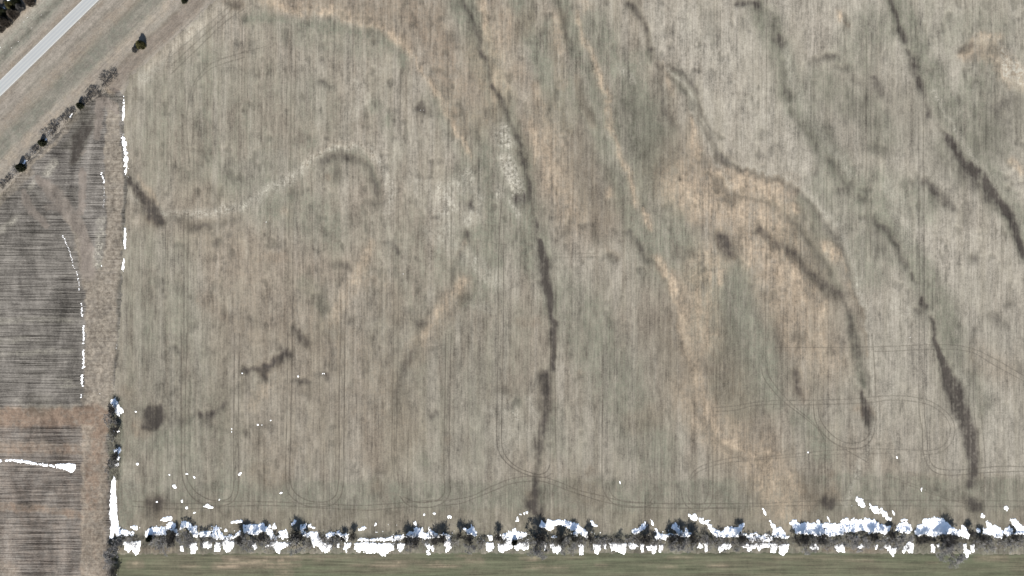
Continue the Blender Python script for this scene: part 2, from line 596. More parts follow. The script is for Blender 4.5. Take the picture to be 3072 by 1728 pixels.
SOIL += """
P P .62 26|385,592 430,630 520,646 620,638 720,618 800,580 870,530 930,480 990,447 1050,432 1110,448 1150,495 1172,560 1170,640
P P .2 44|385,592 430,630 520,646 620,638 720,618 800,580 870,530 930,480 990,447 1050,432 1110,448 1150,495 1172,560
P S .4 34|1120,735 1080,810 1035,885 1000,960
P D .3 20|880,1052 800,1100 720,1160 640,1235
P S .4 30|1385,850 1340,905 1300,965 1262,1020
P D .4 22|1262,1020 1225,1085 1200,1160 1185,1230
P B .5 70|1380,860 1300,980 1230,1080
P P .6 34|1330,560 1365,620 1310,640
P P .6 36|1400,520 1440,600 1410,660
P P 1.0 44|1520,480 1545,550 1555,580
P P .9 44|1500,395 1520,430
P P .4 50|1300,700 1420,780 1480,830
P P .35 70|1250,560 1290,600 1340,690
P P .3 60|1480,1300 1530,1330
P P .4 60|1520,1210 1560,1300
P G .6 110|1430,480 1480,600 1500,700
P G .4 160|1380,760 1440,860
P G .85 50|1395,-10 1440,100 1480,190 1510,290 1545,400 1580,500
P G .75 60|1560,-10 1590,100 1640,240 1700,380
P G .7 50|1675,-10 1730,130 1790,260 1850,420
P G .6 70|1780,60 1830,170 1900,250
P G .5 90|1330,300 1400,420 1450,520
P S .55 130|2060,560 2180,600 2300,640
P S .5 120|2250,680 2330,760 2360,840
P S .5 110|2120,780 2080,900 2100,1000
P S .4 120|2350,900 2420,1010 2480,1080
P S .45 100|2060,1180 2120,1260 2200,1330
P S .5 110|2280,1380 2330,1460 2360,1520
P B .55 230|2050,520 2200,620 2330,720 2400,860
P S .65 60|2140,560 2180,640
P S .7 50|2290,640 2320,740 2345,840
P S .65 46|2235,700 2260,780
P S .6 50|2380,800 2400,900
P S .6 44|2180,520 2330,560
P S .55 40|2460,920 2470,1040
P B .55 200|2080,1000 2180,1250 2330,1440
P B .5 200|1640,380 1700,520 1760,640
P S .4 80|1650,420 1690,560 1720,640
P S .35 100|1480,120 1500,260
P B .5 160|1380,200 1450,330
P B .45 200|900,980 1080,1080 1180,1300
P B .4 180|620,640 700,760 760,900
P D .25 120|2700,300 2760,380
P D .28 90|2820,480 2900,520
P D .3 90|2960,420 3040,300
P D .22 160|2520,360 2600,300
P D .25 120|1900,330 1960,420
P D .22 150|2000,1000 2060,1150
P D .22 110|1750,480 1780,600
P G .5 200|1900,330 1950,600 2010,760
P G .5 160|1680,330 1740,250
P G .55 140|1560,620 1600,760
P P .6 9|1994,186 2060,256 2110,355 2155,436 2180,480 2250,500 2340,526 2424,576 2496,656 2546,756 2578,850 2606,1000 2622,1180
P D .4 9|1985,196 2050,266 2101,362 2144,444 2170,488 2246,512 2334,538 2414,588 2484,668 2534,766 2564,858 2592,1000 2610,1180
P D .4 9|2120,520 2200,580 2300,610 2400,690 2480,800 2530,900 2560,1000 2590,1140
P P .45 12|2070,300 2120,420 2190,560
P G .75 80|2285,40 2340,150 2372,280 2440,400 2560,560 2700,720 2780,850 2860,1000
P G .75 80|2690,20 2740,120 2830,300 2900,440 3040,640 3090,740
P G .6 120|2980,200 2900,300 2960,420
P G .5 140|2620,80 2560,160
P G .5 110|2800,900 2860,1050 2920,1200
P G .5 100|2450,250 2600,330 2650,420
P G .55 120|2640,560 2760,620
P G .5 160|1700,900 1850,1150 1950,1350
P G .45 140|700,560 900,620 1000,700
P G .7 200|2150,850 2200,1000 2260,1150
P G .5 110|2480,560 2560,680 2600,820
P G .5 120|2380,700 2460,820
P S .7 26|1968,775 2020,850 2055,960 2080,1080 2110,1200 2150,1280 2220,1340 2290,1390
P S .6 44|2300,1390 2325,1450 2345,1520
P S .4 60|2270,620 2330,700 2350,760
"""
GEN = """
N1 T .45 5|0,960 600,470 870,220 1000,90
"""
TRACKS = """
V7 .75|612,0 613,900 620,1080 650,1170 700,1240 780,1290 880,1302 970,1290 1020,1250 1042,1180 1042,700 1048,300 1050,0
V7 .75|652,0 648,1050 680,1140 740,1210 830,1255 930,1262 980,1240 1003,1190 1005,900 1010,300 1012,0
V7 .75|1415,0 1410,600 1402,1100 1420,1200 1480,1265 1560,1303 1680,1308 1760,1290 1815,1230 1835,1150 1840,800 1848,0
V7 .75|1450,0 1440,700 1440,1140 1470,1200 1540,1250 1620,1272 1720,1268 1780,1220 1800,1130 1805,600 1813,0
V7 .6|2215,0 2210,500 2203,900 2215,1080
V7 .6|2250,0 2245,500 2240,1000 2260,1150
V8 .75|0,1230 50,1290 130,1312 270,1305 350,1255 380,1180 372,1100 376,500 385,0
V8 .75|40,1240 110,1272 200,1275 290,1255 330,1210 340,1160 333,1100 340,500 347,0
V7 .6|250,1265 450,1280 700,1285 1000,1268 1300,1272 1700,1290 2000,1298 2200,1285 2400,1268 2576,1255
V7 .6|245,1305 450,1320 700,1325 1000,1305 1300,1300 1800,1325 2050,1335 2200,1320 2400,1305
V7 .3|325,0 322,700 318,1200
V7 .3|365,0 360,700
V8 .8|740,0 735,500 735,850 760,920 830,1000 950,1065 1050,1085 1110,1083 1140,1060
V8 .8|778,0 772,500 772,860 800,930 870,1000 980,1050 1060,1065 1110,1040 1132,990
V8 .85|1138,0 1135,300 1137,560
V8 .5|1137,560 1132,990
V8 .5|1172,0 1170,300 1175,900
V8 .65|200,1270 400,1255 550,1225 650,1175 750,1130 850,1095 950,1080 1100,1090 1220,1130 1350,1185 1500,1220 1650,1260 1800,1275 2000,1285 2576,1283
V8 .65|300,1300 450,1285 560,1245 700,1190 820,1140 950,1118 1060,1115 1150,1140 1280,1190 1400,1230 1550,1275 1700,1300 1900,1315 2576,1322
V8 .7|1528,500 1530,1150 1550,1220 1620,1290 1700,1310 1850,1310 1920,1280
V8 .6|1570,1130 1600,1220 1680,1268 1800,1280 1890,1270 1920,1220
V8 .35|1965,700 1968,1200 1950,1260
V8 .35|1928,600 1926,1180
V8 .6|2360,850 2358,1230 2340,1300 2280,1340 2220,1335 2160,1300 2130,1240 2120,1180
V8 .6|2325,850 2320,1220 2290,1285 2240,1295 2190,1270 2165,1220
V8 .5|2180,1100 2200,1060 2260,1010 2350,975 2450,950 2576,930
V8 .5|2190,1110 2230,1060 2330,1010 2450,980 2576,965
V9 .4|540,942 900,905 1100,885 1400,872 1750,880
V9 .35|540,955 900,930 1150,915 1600,905
V9 .7|990,300 988,560 1010,680 1070,770 1160,840 1270,868 1370,855 1430,790 1455,680 1455,400 1430,0
V9 .65|1027,300 1022,560 1045,660 1100,740 1200,815 1290,830 1380,800 1420,740
V9 .35|1480,480 1490,620 1460,720
V9 .55|590,250 610,330 680,430 780,530 900,620 1010,710 1120,810 1250,890 1390,970
V9 .5|625,240 650,320 720,420 830,540 1000,690 1070,800
V9 .5|230,560 380,550 520,525 660,510 1000,505 1350,490 1450,478 1540,472 1700,475 1850,505 1950,560 2030,640 2055,720 2040,800 1990,870 1900,910 1800,912
V9 .5|250,590 400,580 540,545 1000,540 1440,520 1540,505 1780,520 1900,560 1990,640 2020,720 2000,800 1950,860 1880,882 1750,880
V9 .65|1783,0 1785,600 1805,720 1815,900 1840,980 1890,1040 1950,1065 2100,1068 2300,1050 2576,1040
V9 .65|1822,0 1822,600 1840,750 1855,920 1890,1000 1950,1025 2100,1030 2250,1015 2400,1003 2576,1007
V9 .45|0,1283 600,1283 1000,1265 1600,1260 2576,1265
V9 .45|0,1322 900,1300 2576,1308
V9 .5|700,106 1400,103 1700,92 1900,85 2080,92 2200,120 2350,190 2576,320
V9 .5|1450,137 1550,135 1900,120 2080,125 2200,150 2350,240 2576,360
V9 .5|2190,200 2200,600 2230,800 2245,1000 2245,1110
V9 .4|2240,500 2270,800 2285,1050 2280,1150
V9 .35|1640,1120 1850,1200 2000,1250 2160,1290
V9 .35|1560,1080 1800,1160 2000,1260
V9 .3|2290,1120 2400,1230
V1 .45|910,180 908,700 905,1449
V1 .45|945,180 943,830
V1 .4|880,500 870,1200
V1 .4|1695,380 1692,960
V1 .5|1735,520 1733,1020
V1 .3|1240,160 1238,700
V1 .3|515,700 515,1400
V1 .3|560,200 555,800
V1 .5|195,590 290,490 400,440 570,390 720,350
V1 .5|200,610 300,520 400,480 560,430
V1 .45|195,590 150,690 130,800 120,950 150,1300
V1 .4|200,610 170,720 160,900
V1 .55|0,560 200,370 420,160 560,60
V1 .5|0,500 180,330 400,130 520,0
V1 .4|0,430 300,170 450,40
V1 .35|540,330 545,150 600,70
V2 .3|155,0 153,400
V2 .3|1960,100 1955,400
V2 .35|2120,0 2118,330
V2 .35|2515,0 2512,1449
V2 .25|2480,500 2480,1449
V2 .5|1295,1000 1290,1449
V3 .4|635,0 632,800
V3 .3|600,300 598,800
V3 .5|1385,250 1383,1449
V3 .55|1420,250 1418,1449
V3 .35|285,50 283,600
V3 .35|990,300 990,900
V3 .35|1025,350 1025,900
V3 .45|1780,900 1780,1449
V3 .5|1815,600 1815,1449
V4 .45|635,300 630,1449
V4 .5|668,350 660,1449
V4 .5|1432,80 1420,900 1415,1449
V4 .45|1466,100 1455,900 1450,1449
V4 .4|1400,100 1395,600
V4 .45|1822,600 1815,1449
V4 .4|1855,600 1850,1449
V4 .5|2220,100 2215,1449
V4 .45|2255,100 2250,1449
V4 .3|355,700 330,1449
V4 .35|390,550 370,1449
V5 .6|350,0 347,900
V5 .55|387,0 385,900
V5 .65|790,0 748,560 740,1449
V5 .65|785,380 783,700 778,1449
V5 .45|1540,350 1540,1000
V5 .4|1577,350 1575,900
V5 .5|1175,900 1175,1449
V5 .3|1160,660 1480,655
V5 .3|1160,690 1500,680
V5 .25|600,440 780,450
V5 .3|600,560 800,590
V5 .4|2365,100 2363,700
V6 .5|1385,0 1383,680
V6 .5|1418,0 1418,680
V6 .55|1783,0 1783,1449
V6 .55|1820,0 1820,1449
V6 .4|2180,300 2178,1449
V6 .45|230,250 235,800
V6 .4|197,200 195,550
V6 .45|628,250 625,1449
V6 .3|1275,200 1275,700
V6 .35|2210,1000 2205,1300
"""
for ln in filter(None, SOIL.split('\n')):
    hd, pt = ln.split('|')
    v, ly, am, wd = hd.split()
    pts = []
    for p in pt.split():
        q = [float(c) for c in p.split(',')]
        pts.append((q[0], q[1], (q[2] if len(q) > 2 else float(wd)) * ((1.15 if float(am) > .6 else 1.35) if ly == 'D' else 1)))
    stroke(ly, min(1, float(am) * ((1.15 if float(am) > .6 else 1.35) if ly == 'D' else 1.15 if ly == 'G' else (.85 if v in ('V1', 'V2') else 1.3) if ly == 'S' else 1)), tr(v, pts), soft=.85 if ly in 'DS' else .6)
_rt = np.random.default_rng(3)


def curve(pts, step=10.0):
    """the same polyline with rounded corners (Catmull-Rom)"""
    P = np.array(pts, float)
    if len(P) < 3:
        return pts
    Q = np.vstack([2 * P[0] - P[1], P, 2 * P[-1] - P[-2]])
    out = []
    for i in range(1, len(Q) - 2):
        p0, p1, p2, p3 = Q[i - 1:i + 3]
        n = max(1, int(np.hypot(*(p2 - p1)) / step))
        d01, d12, d23 = [max(np.hypot(*d) ** .5, 1e-3) for d in (p1 - p0, p2 - p1, p3 - p2)]
        m1 = p2 - p1 + d12 * ((p1 - p0) / d01 - (p2 - p0) / (d01 + d12))
        m2 = p2 - p1 + d12 * ((p3 - p2) / d23 - (p3 - p1) / (d12 + d23))
        for k in range(n):
            t = k / n
            out.append((2 * t ** 3 - 3 * t * t + 1) * p1 + (t ** 3 - 2 * t * t + t) * m1 + (-2 * t ** 3 + 3 * t * t) * p2 + (t ** 3 - t * t) * m2)
    out.append(P[-1])
    return [tuple(p) for p in out]


for ln in TRACKS.strip().splitlines():
    hd, pt = ln.split('|')
    v, am = hd.split()
    pts = tr(v, [tuple(float(c) for c in p.split(',')) for p in pt.split()])
    stroke('T', min(1, float(am) * 1.12), [(x, y, 2.6) for x, y in curve(pts)], soft=.6, warp=False)
# dark square of wet ground, pale washed-out sand in the north-east
area('D', .95, tr('V7', [(330, 570), (370, 535), (490, 530), (500, 640), (480, 700), (400, 740), (330, 740), (300, 700), (310, 600)]), 10)
area('S', 1.0, tr('V3', [(2360, 290), (2420, 360), (2470, 430), (2540, 490), (2620, 540), (2640, 640), (2500, 630), (2400, 600), (2370, 480), (2300, 430), (2390, 415)]), 7)
area('P', .9, tr('V3', [(2360, 290), (2420, 360), (2470, 430), (2540, 490), (2620, 540), (2640, 640), (2500, 630), (2420, 590), (2400, 480), (2390, 415)]), 7)
# greener headland above the hedgerow
area('G', .58, [(352, 1448), (900, 1444), (1400, 1443), (1900, 1440), (2300, 1430), (2600, 1424), (2900, 1436), (3300, 1440), (3300, 1600), (352, 1600)], 2.5, warp=True)
area('B', .30, [(420, 1530), (3300, 1530), (3300, 1600), (352, 1600)], 10)
area('D', .16, [(352, 1448), (900, 1444), (1400, 1443), (1900, 1440), (2300, 1430), (2600, 1424), (2900, 1436), (3300, 1440), (3300, 1600), (352, 1600)], 2.5, warp=True)
# the paler, drier east of the field, and the terrace edge it starts from
area('R', .62, [(1920, -80), (1955, 120), (1970, 178), (2020, 188), (2090, 260), (2150, 430), (2230, 500), (2330, 530), (2450, 620), (2530, 780), (2600, 980), (2700, 1420), (3300, 1430), (3300, -80)], 6)
area('G', .22, [(2700, -60), (2840, 200), (2960, 420), (3200, 700), (3200, -60)], 20)

# ---- stubble field on the west side
def L(v, ly, am, wd, *pts, soft=.4, warp=True):
    stroke(ly, am, tr(v, [(p[0], p[1], p[2] if len(p) > 2 else wd) for p in pts]), soft=soft, warp=warp)


L('L2', 'R', .95, 200, (1310, -80, 190), (1300, 300, 190), (1300, 700, 180), (1270, 1100, 220), (1180, 1449, 320), soft=.15)
L('L3', 'R', .95, 330, (1150, 0, 340), (1150, 500, 360), (1130, 900, 340), (1110, 1449, 330), soft=.12)
L('N1', 'R', .9, 120, (860, 1449, 130), (850, 1100, 130), (855, 900, 100), (850, 800, 80), soft=.15)
L('L4', 'R', .95, 190, (710, 150), (710, 700), (700, 1100), (700, 1449), soft=.15)
L('L4', 'R', .9, 130, (-60, 250), (200, 250), (450, 240), (650, 250))
L('L4', 'B', .9, 150, (-60, 260), (300, 260), (520, 250), (720, 240), (780, 300))
L('L4', 'B', .7, 110, (780, 250), (740, 420), (690, 620), (690, 900))
L('L4', 'B', .6, 80, (-60, 480), (300, 490), (600, 500))
L('L4', 'B', .6, 60, (-60, 920), (300, 940), (600, 990))
L('L4', 'R', .55, 90, (-60, 480), (300, 490), (600, 500))
L('L4', 'R', .5, 60, (-60, 920), (300, 940), (600, 990))
L('L4', 'R', .5, 140, (60, 1400), (-60, 1400))
L('L4', 'R', .8, 60, (770, 230), (790, 330), (770, 420))
L('L4', 'S', .45, 60, (770, 250), (800, 340))
L('L4', 'S', .3, 40, (620, 330), (690, 330))
L('L2', 'M', 1.0, 90, (420, 130, 70), (560, 250, 150), (700, 420, 170), (850, 620, 130), (950, 820, 120), (1000, 1000, 150), (1000, 1200, 180))
L('L2', 'R', 1.0, 110, (780, 560), (870, 680, 140), (930, 850, 150), (980, 1050, 180), (1020, 1300, 200))
L('L2', 'M', .9, 90, (270, 280, 60), (280, 380), (400, 540), (520, 660, 70))
L('L2', 'M', .9, 80, (930, 60), (940, 250), (930, 430), (900, 520))
L('L2', 'M', .6, 70, (520, 460), (640, 480), (720, 480))
L('L2', 'R', .5, 90, (340, 60), (100, 300), (-30, 420))
L('L2', 'R', .75, 40, (300, 20), (150, 190), (0, 330))
L('L2', 'S', .8, 24, (330, 0), (270, 90))
L('L2', 'P', .5, 50, (200, 560), (60, 680), (-30, 760))
L('L2', 'P', .5, 40, (380, 170), (330, 260))
L('L2', 'P', .5, 100, (1150, 620), (1120, 900), (1110, 1100))
L('R4', 'D', 1.0, 165, (1010, 780), (930, 900), (900, 1060), (880, 1160, 90), (830, 1230, 60))
L('R4', 'D', .8, 60, (1110, 650), (1050, 720))
L('R4', 'D', .45, 160, (870, 720), (950, 640), (1020, 620))
L('R4', 'D', .4, 100, (730, 1000), (800, 960))
L('R4', 'M', .95, 120, (1180, 440, 100), (1240, 430), (1330, 480), (1390, 560, 60))
L('R4', 'M', 1.0, 110, (1180, 440), (1180, 600), (1160, 760), (1150, 880, 80))
L('R4', 'M', .8, 70, (960, 1120), (1000, 1090))
L('R4', 'R', .85, 110, (1300, 480), (1370, 650), (1370, 900), (1390, 1200), (1380, 1449))
L('R4', 'R', .7, 50, (700, 880), (600, 980), (450, 1120), (300, 1260), (150, 1400))
L('R4', 'R', .5, 90, (900, 640), (800, 720), (740, 830))
L('R4', 'S', .6, 20, (600, 970), (520, 1050))
L('R4', 'S', .7, 40, (280, 1270), (220, 1370))
L('R4', 'S', .5, 60, (1280, 290), (1340, 340))
L('R4', 'P', .5, 120, (600, 1250), (520, 1350))
L('R4', 'D', .5, 26, (1480, 760), (1500, 880))
L('L4', 'D', .35, 200, (300, 150))
L('L3', 'P', .6, 26, (660, 1062), (810, 1060))
L('L3', 'P', .6, 26, (690, 1125), (930, 1125))
L('L3', 'P', .35, 60, (0, 760), (400, 740), (850, 730))
L('L3', 'P', .35, 60, (0, 380), (400, 370), (900, 390))
L('L3', 'P', .3, 60, (0, 620), (300, 580))
L('L3', 'P', .4, 30, (180, 1270), (290, 1350), (800, 1350), (900, 1330))
L('L3', 'D', .5, 40, (1310, 900), (1330, 600), (1350, 200), (1370, 0))
L('L2', 'D', .55, 36, (1420, 160), (1420, 400), (1415, 620), (1400, 960), (1360, 1220), (1350, 1449))
L('L2', 'G', .6, 60, (1150, 1110), (1150, 1150))
# ---- verge beside the road: bands that run with the road
def band(ly, am, off, wd, u0=-300, u1=900, soft=.5):
    nx, ny, dx, dy = .698, .716, .716, -.698
    q = lambda u: (nx * off + dx * u, 266 + ny * off + dy * u, wd)
    stroke(ly, am, [q(u) for u in np.linspace(u0, u1, 12)], soft=soft)


band('B', .5, -27, 14)
band('B', .45, 26, 10)
band('D', .45, 60, 7, 60, 900)
band('G', .55, 125, 60)
band('D', .22, 125, 44)
band('S', .25, 168, 34)
band('B', .4, 88, 40)
band('G', .7, -70, 44)
band('D', .45, -64, 12, -300, 130)
band('D', .5, -66, 14, 100, 330)
band('P', .35, -95, 30)
band('S', .35, -118, 18)
band('D', .25, 30, 3)
L('N1', 'D', .45, 12, (870, 520), (1000, 400), (1200, 210), (1380, 30))
L('N1', 'M', .5, 100, (860, 640), (960, 500), (1150, 330), (1400, 100), (1560, -60))
L('N1', 'B', .6, 120, (860, 640), (960, 500), (1150, 330), (1400, 100), (1560, -60))
L('N1', 'D', .35, 12, (1000, 480), (1200, 310), (1400, 130), (1570, -20))
L('N1', 'P', .38, 90, (1080, 600), (1200, 480), (1350, 320), (1500, 200), (1690, 60))
L('N1', 'S', .25, 60, (1120, 500), (1400, 270), (1650, 80))
L('N1', 'D', .5, 24, (985, 560), (960, 640), (940, 760))
L('N1', 'D', .6, 60, (1720, 30), (1790, 30))
L('N1', 'B', .7, 90, (1720, 30), (1790, 30))
L('N1', 'D', .4, 60, (850, 720), (930, 760))
# ---- field south of the hedgerow: long tan and brown drill streaks
for v, x0, x1, y, w_, a in [('ZA', 1940, 2576, 722, 10, .9), ('ZB', 0, 180, 722, 12, .9), ('ZA', 1660, 1790, 768, 12, .9), ('ZA', 1960, 2200, 775, 14, .8), ('ZA', 2290, 2370, 775, 26, .8), ('ZA', 1520, 2220, 812, 11, .9),
                            ('ZA', 2280, 2480, 820, 12, .8), ('ZA', 1500, 1830, 856, 24, .8), ('ZA', 1830, 2420, 862, 16, .6), ('ZA', 1070, 1250, 848, 12, .7), ('ZA', 880, 970, 635, 30, .8), ('ZA', 430, 470, 825, 40, .7), ('ZA', 2320, 2420, 930, 30, .5),
                            ('ZB', 2260, 2500, 714, 12, .9), ('ZC', 0, 140, 714, 12, .9), ('ZB', 1850, 2250, 852, 12, .85), ('ZB', 1150, 1540, 848, 20, .55), ('ZB', 880, 1000, 835, 8, .5), ('ZB', 440, 480, 768, 12, .7), ('ZB', 1480, 1510, 805, 24, .6), ('ZB', 1960, 2000, 805, 24, .6),
                            ('ZC', 800, 1000, 730, 12, .9), ('ZC', 810, 910, 768, 12, .8), ('ZC', 790, 970, 832, 10, .9), ('ZC', 780, 970, 866, 14, .95), ('ZC', 1070, 1280, 868, 8, .7), ('ZC', 1290, 1400, 712, 10, .8), ('ZC', 1300, 1390, 748, 10, .9), ('ZC', 1700, 1760, 830, 12, .5),
                            ('ZD', 270, 500, 820, 14, .5), ('ZD', 150, 300, 940, 14, .5), ('ZD', 780, 970, 925, 10, .6), ('ZE', 410, 750, 884, 12, .8), ('ZE', 1350, 1470, 1014, 8, .8), ('ZE', 300, 600, 985, 10, .3), ('ZE', 2000, 2300, 960, 30, .3)]:
    L(v, 'S', a, w_, (x0, y, w_ * .4), (x0 * .7 + x1 * .3, y + 2), (x0 * .2 + x1 * .8, y - 1), (x1, y + 3, w_ * .4), soft=.7, warp=False)
    L(v, 'B', .4, w_ * 3, (x0 - 40, y + 6), (x1 + 40, y + 6), warp=False)
for v, x0, x1, y, w_, a in [('ZB', 0, 1200, 730, 50, .5), ('ZA', 1600, 2576, 750, 70, .6), ('ZA', 1700, 2576, 840, 50, .6), ('ZC', 700, 1500, 740, 60, .4), ('ZC', 0, 200, 780, 60, .5), ('ZD', 1600, 2576, 830, 60, .4), ('ZE', 0, 800, 850, 60, .8), ('ZB', 0, 900, 600, 60, .4), ('ZB', 1200, 2576, 800, 40, .3), ('ZA', 250, 900, 640, 80, .6)]:
    L(v, 'B', a, w_, (x0, y), (x1, y), warp=False)
for v, x0, x1, y, a in [('ZA', 1300, 2576, 660, .4), ('ZB', 0, 1250, 712, .5), ('ZB', 1200, 2576, 740, .4), ('ZC', 0, 900, 745, .3), ('ZC', 900, 2576, 712, .45), ('ZD', 0, 500, 805, .3), ('ZD', 1500, 2576, 750, .4), ('ZE', 0, 2576, 900, .35), ('ZE', 0, 2576, 1130, .3), ('ZA', 1700, 2576, 735, .35)]:
    L(v, 'D', a, 8, (x0, y), ((x0 + x1) / 2, y + 6), (x1, y), soft=.6, warp=False)
# damp dark ground and dead grass under the hedgerows
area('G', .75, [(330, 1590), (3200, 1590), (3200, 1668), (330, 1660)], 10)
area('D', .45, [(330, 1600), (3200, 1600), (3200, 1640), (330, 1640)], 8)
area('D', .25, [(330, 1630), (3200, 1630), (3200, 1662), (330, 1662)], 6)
area('G', .8, [(322, 1190), (372, 1190), (366, 1440), (330, 1440)], 6)
area('D', .3, [(326, 1190), (372, 1190), (366, 1440), (330, 1440)], 6)

area('G', .30, [(390, 260), (640, 120), (1000, 260), (1080, 500), (900, 640), (420, 560)], 60)
area('G', .34, [(370, 700), (560, 700), (620, 1100), (900, 1500), (360, 1500)], 60)
area('G', .22, [(1050, 650), (1500, 600), (1560, 1000), (1450, 1430), (1150, 1430)], 70)
area('B', .28, [(620, 820), (1100, 740), (1250, 1100), (1000, 1400), (680, 1380)], 70)
area('D', .16, [(360, 900), (3200, 860), (3200, 1600), (360, 1600)], 120)

area('B', .25, [(-200, 1230), (330, 1230), (330, 1900), (-200, 1900)], 10)
area('D', .12, [(-200, 560), (240, 560), (250, 1220), (-200, 1220)], 8)

# ---- break every stain up the way drill rows, stones and patchy growth do
hstr = vnoise(70, 3.4, 301) * .5 + vnoise(180, 8, 302) * .5
vstr = .45 * vnoise(3.4, 80, 303) + .30 * vnoise(9, 190, 304) + .25 * vnoise(16, 22, 305)
iso = .35 * vnoise(4.5, 5, 306) + .35 * vnoise(11, 12, 307) + .30 * vnoise(30, 34, 308)
south = np.clip((GY - 1655) / 8, 0, 1) * (GX > 330)
west = np.clip((372 - GX) / 6, 0, 1) * (1 - south)
nz = FRINGE * (.55 * vstr + .45 * iso) + south * (.7 * hstr + .3 * iso) + (1 - np.clip(FRINGE + south, 0, 1)) * iso
nz = np.clip((nz - .5) * 2.3 + .5, 0, 1).astype(np.float32)


def soften(a, n):
    for _ in range(n):
        a = (a + np.roll(a, 2, 0) + np.roll(a, -2, 0) + np.roll(a, 2, 1) + np.roll(a, -2, 1)) / 5
    return a


for k_ in 'DSGPB':
    M = MASK[k_]
    halo = soften(M, 10)
    M = np.maximum(soften(M, 2 if k_ == 'D' else 1) * .94, halo * FRINGE * (.9 if k_ == 'G' else .6))
    lo, hi = (.25, 1.45) if k_ == 'S' else (.4, 1.3) if k_ == 'P' else (.55, 1.1) if k_ in 'GB' else (.72, .85)
    MASK[k_] = np.clip(M * (lo + hi * nz), 0, 1).astype(np.float32)
for k_ in 'RM':
    MASK[k_] = np.clip(MASK[k_] * (.72 + .5 * nz), 0, 1).astype(np.float32)

smudge = .45 * vnoise(24, 40, 401) + .30 * vnoise(10, 17, 402) + .25 * vstr
q_ = np.clip((smudge - .60) / .16, 0, 1)
MASK['D'] = np.maximum(MASK['D'], (q_ * q_ * (3 - 2 * q_) * .42 * FRINGE).astype(np.float32))
area('S', .55, tr('V3', [(2200, 330), (2360, 270), (2440, 360), (2500, 440), (2640, 520), (2640, 680), (2480, 660), (2380, 600), (2340, 480), (2240, 420)]), 16)
area('P', .66, tr('V3', [(2370, 300), (2420, 365), (2470, 430), (2540, 490), (2620, 540), (2640, 640), (2500, 620), (2420, 585), (2400, 500), (2385, 440), (2440, 440)]), 9)


# ------------------------------------------------------------------ relief: terraces a little up, drains a little down, level near the hedgerow and the road
def blur(a, n):
    for _ in range(n):
        a = (a + np.roll(a, 1, 0) + np.roll(a, -1, 0) + np.roll(a, 1, 1) + np.roll(a, -1, 1)) / 5
    return a


fade = np.clip((1500 - GY) / 120, 0, 1) * np.clip((GX - 400) / 120, 0, 1) * np.clip((GX * .698 + (GY - 266) * .716 - 260) / 90, 0, 1)
Z = (0.55 * blur(MASK['S'], 6) - 0.6 * blur(MASK['D'], 6)) * fade
Z = Z + (vnoise(90, 240, 31) - .5) * .25 * fade + (vnoise(420, 900, 32) - .5) * 1.2 * fade
Z = Z.astype(np.float32)


def ground_z(px, py):
    i = int(np.clip(np.searchsorted(XS, px), 0, NX - 1))
    j = int(np.clip(np.searchsorted(YS, py), 0, NY - 1))
    return float(Z[j, i])


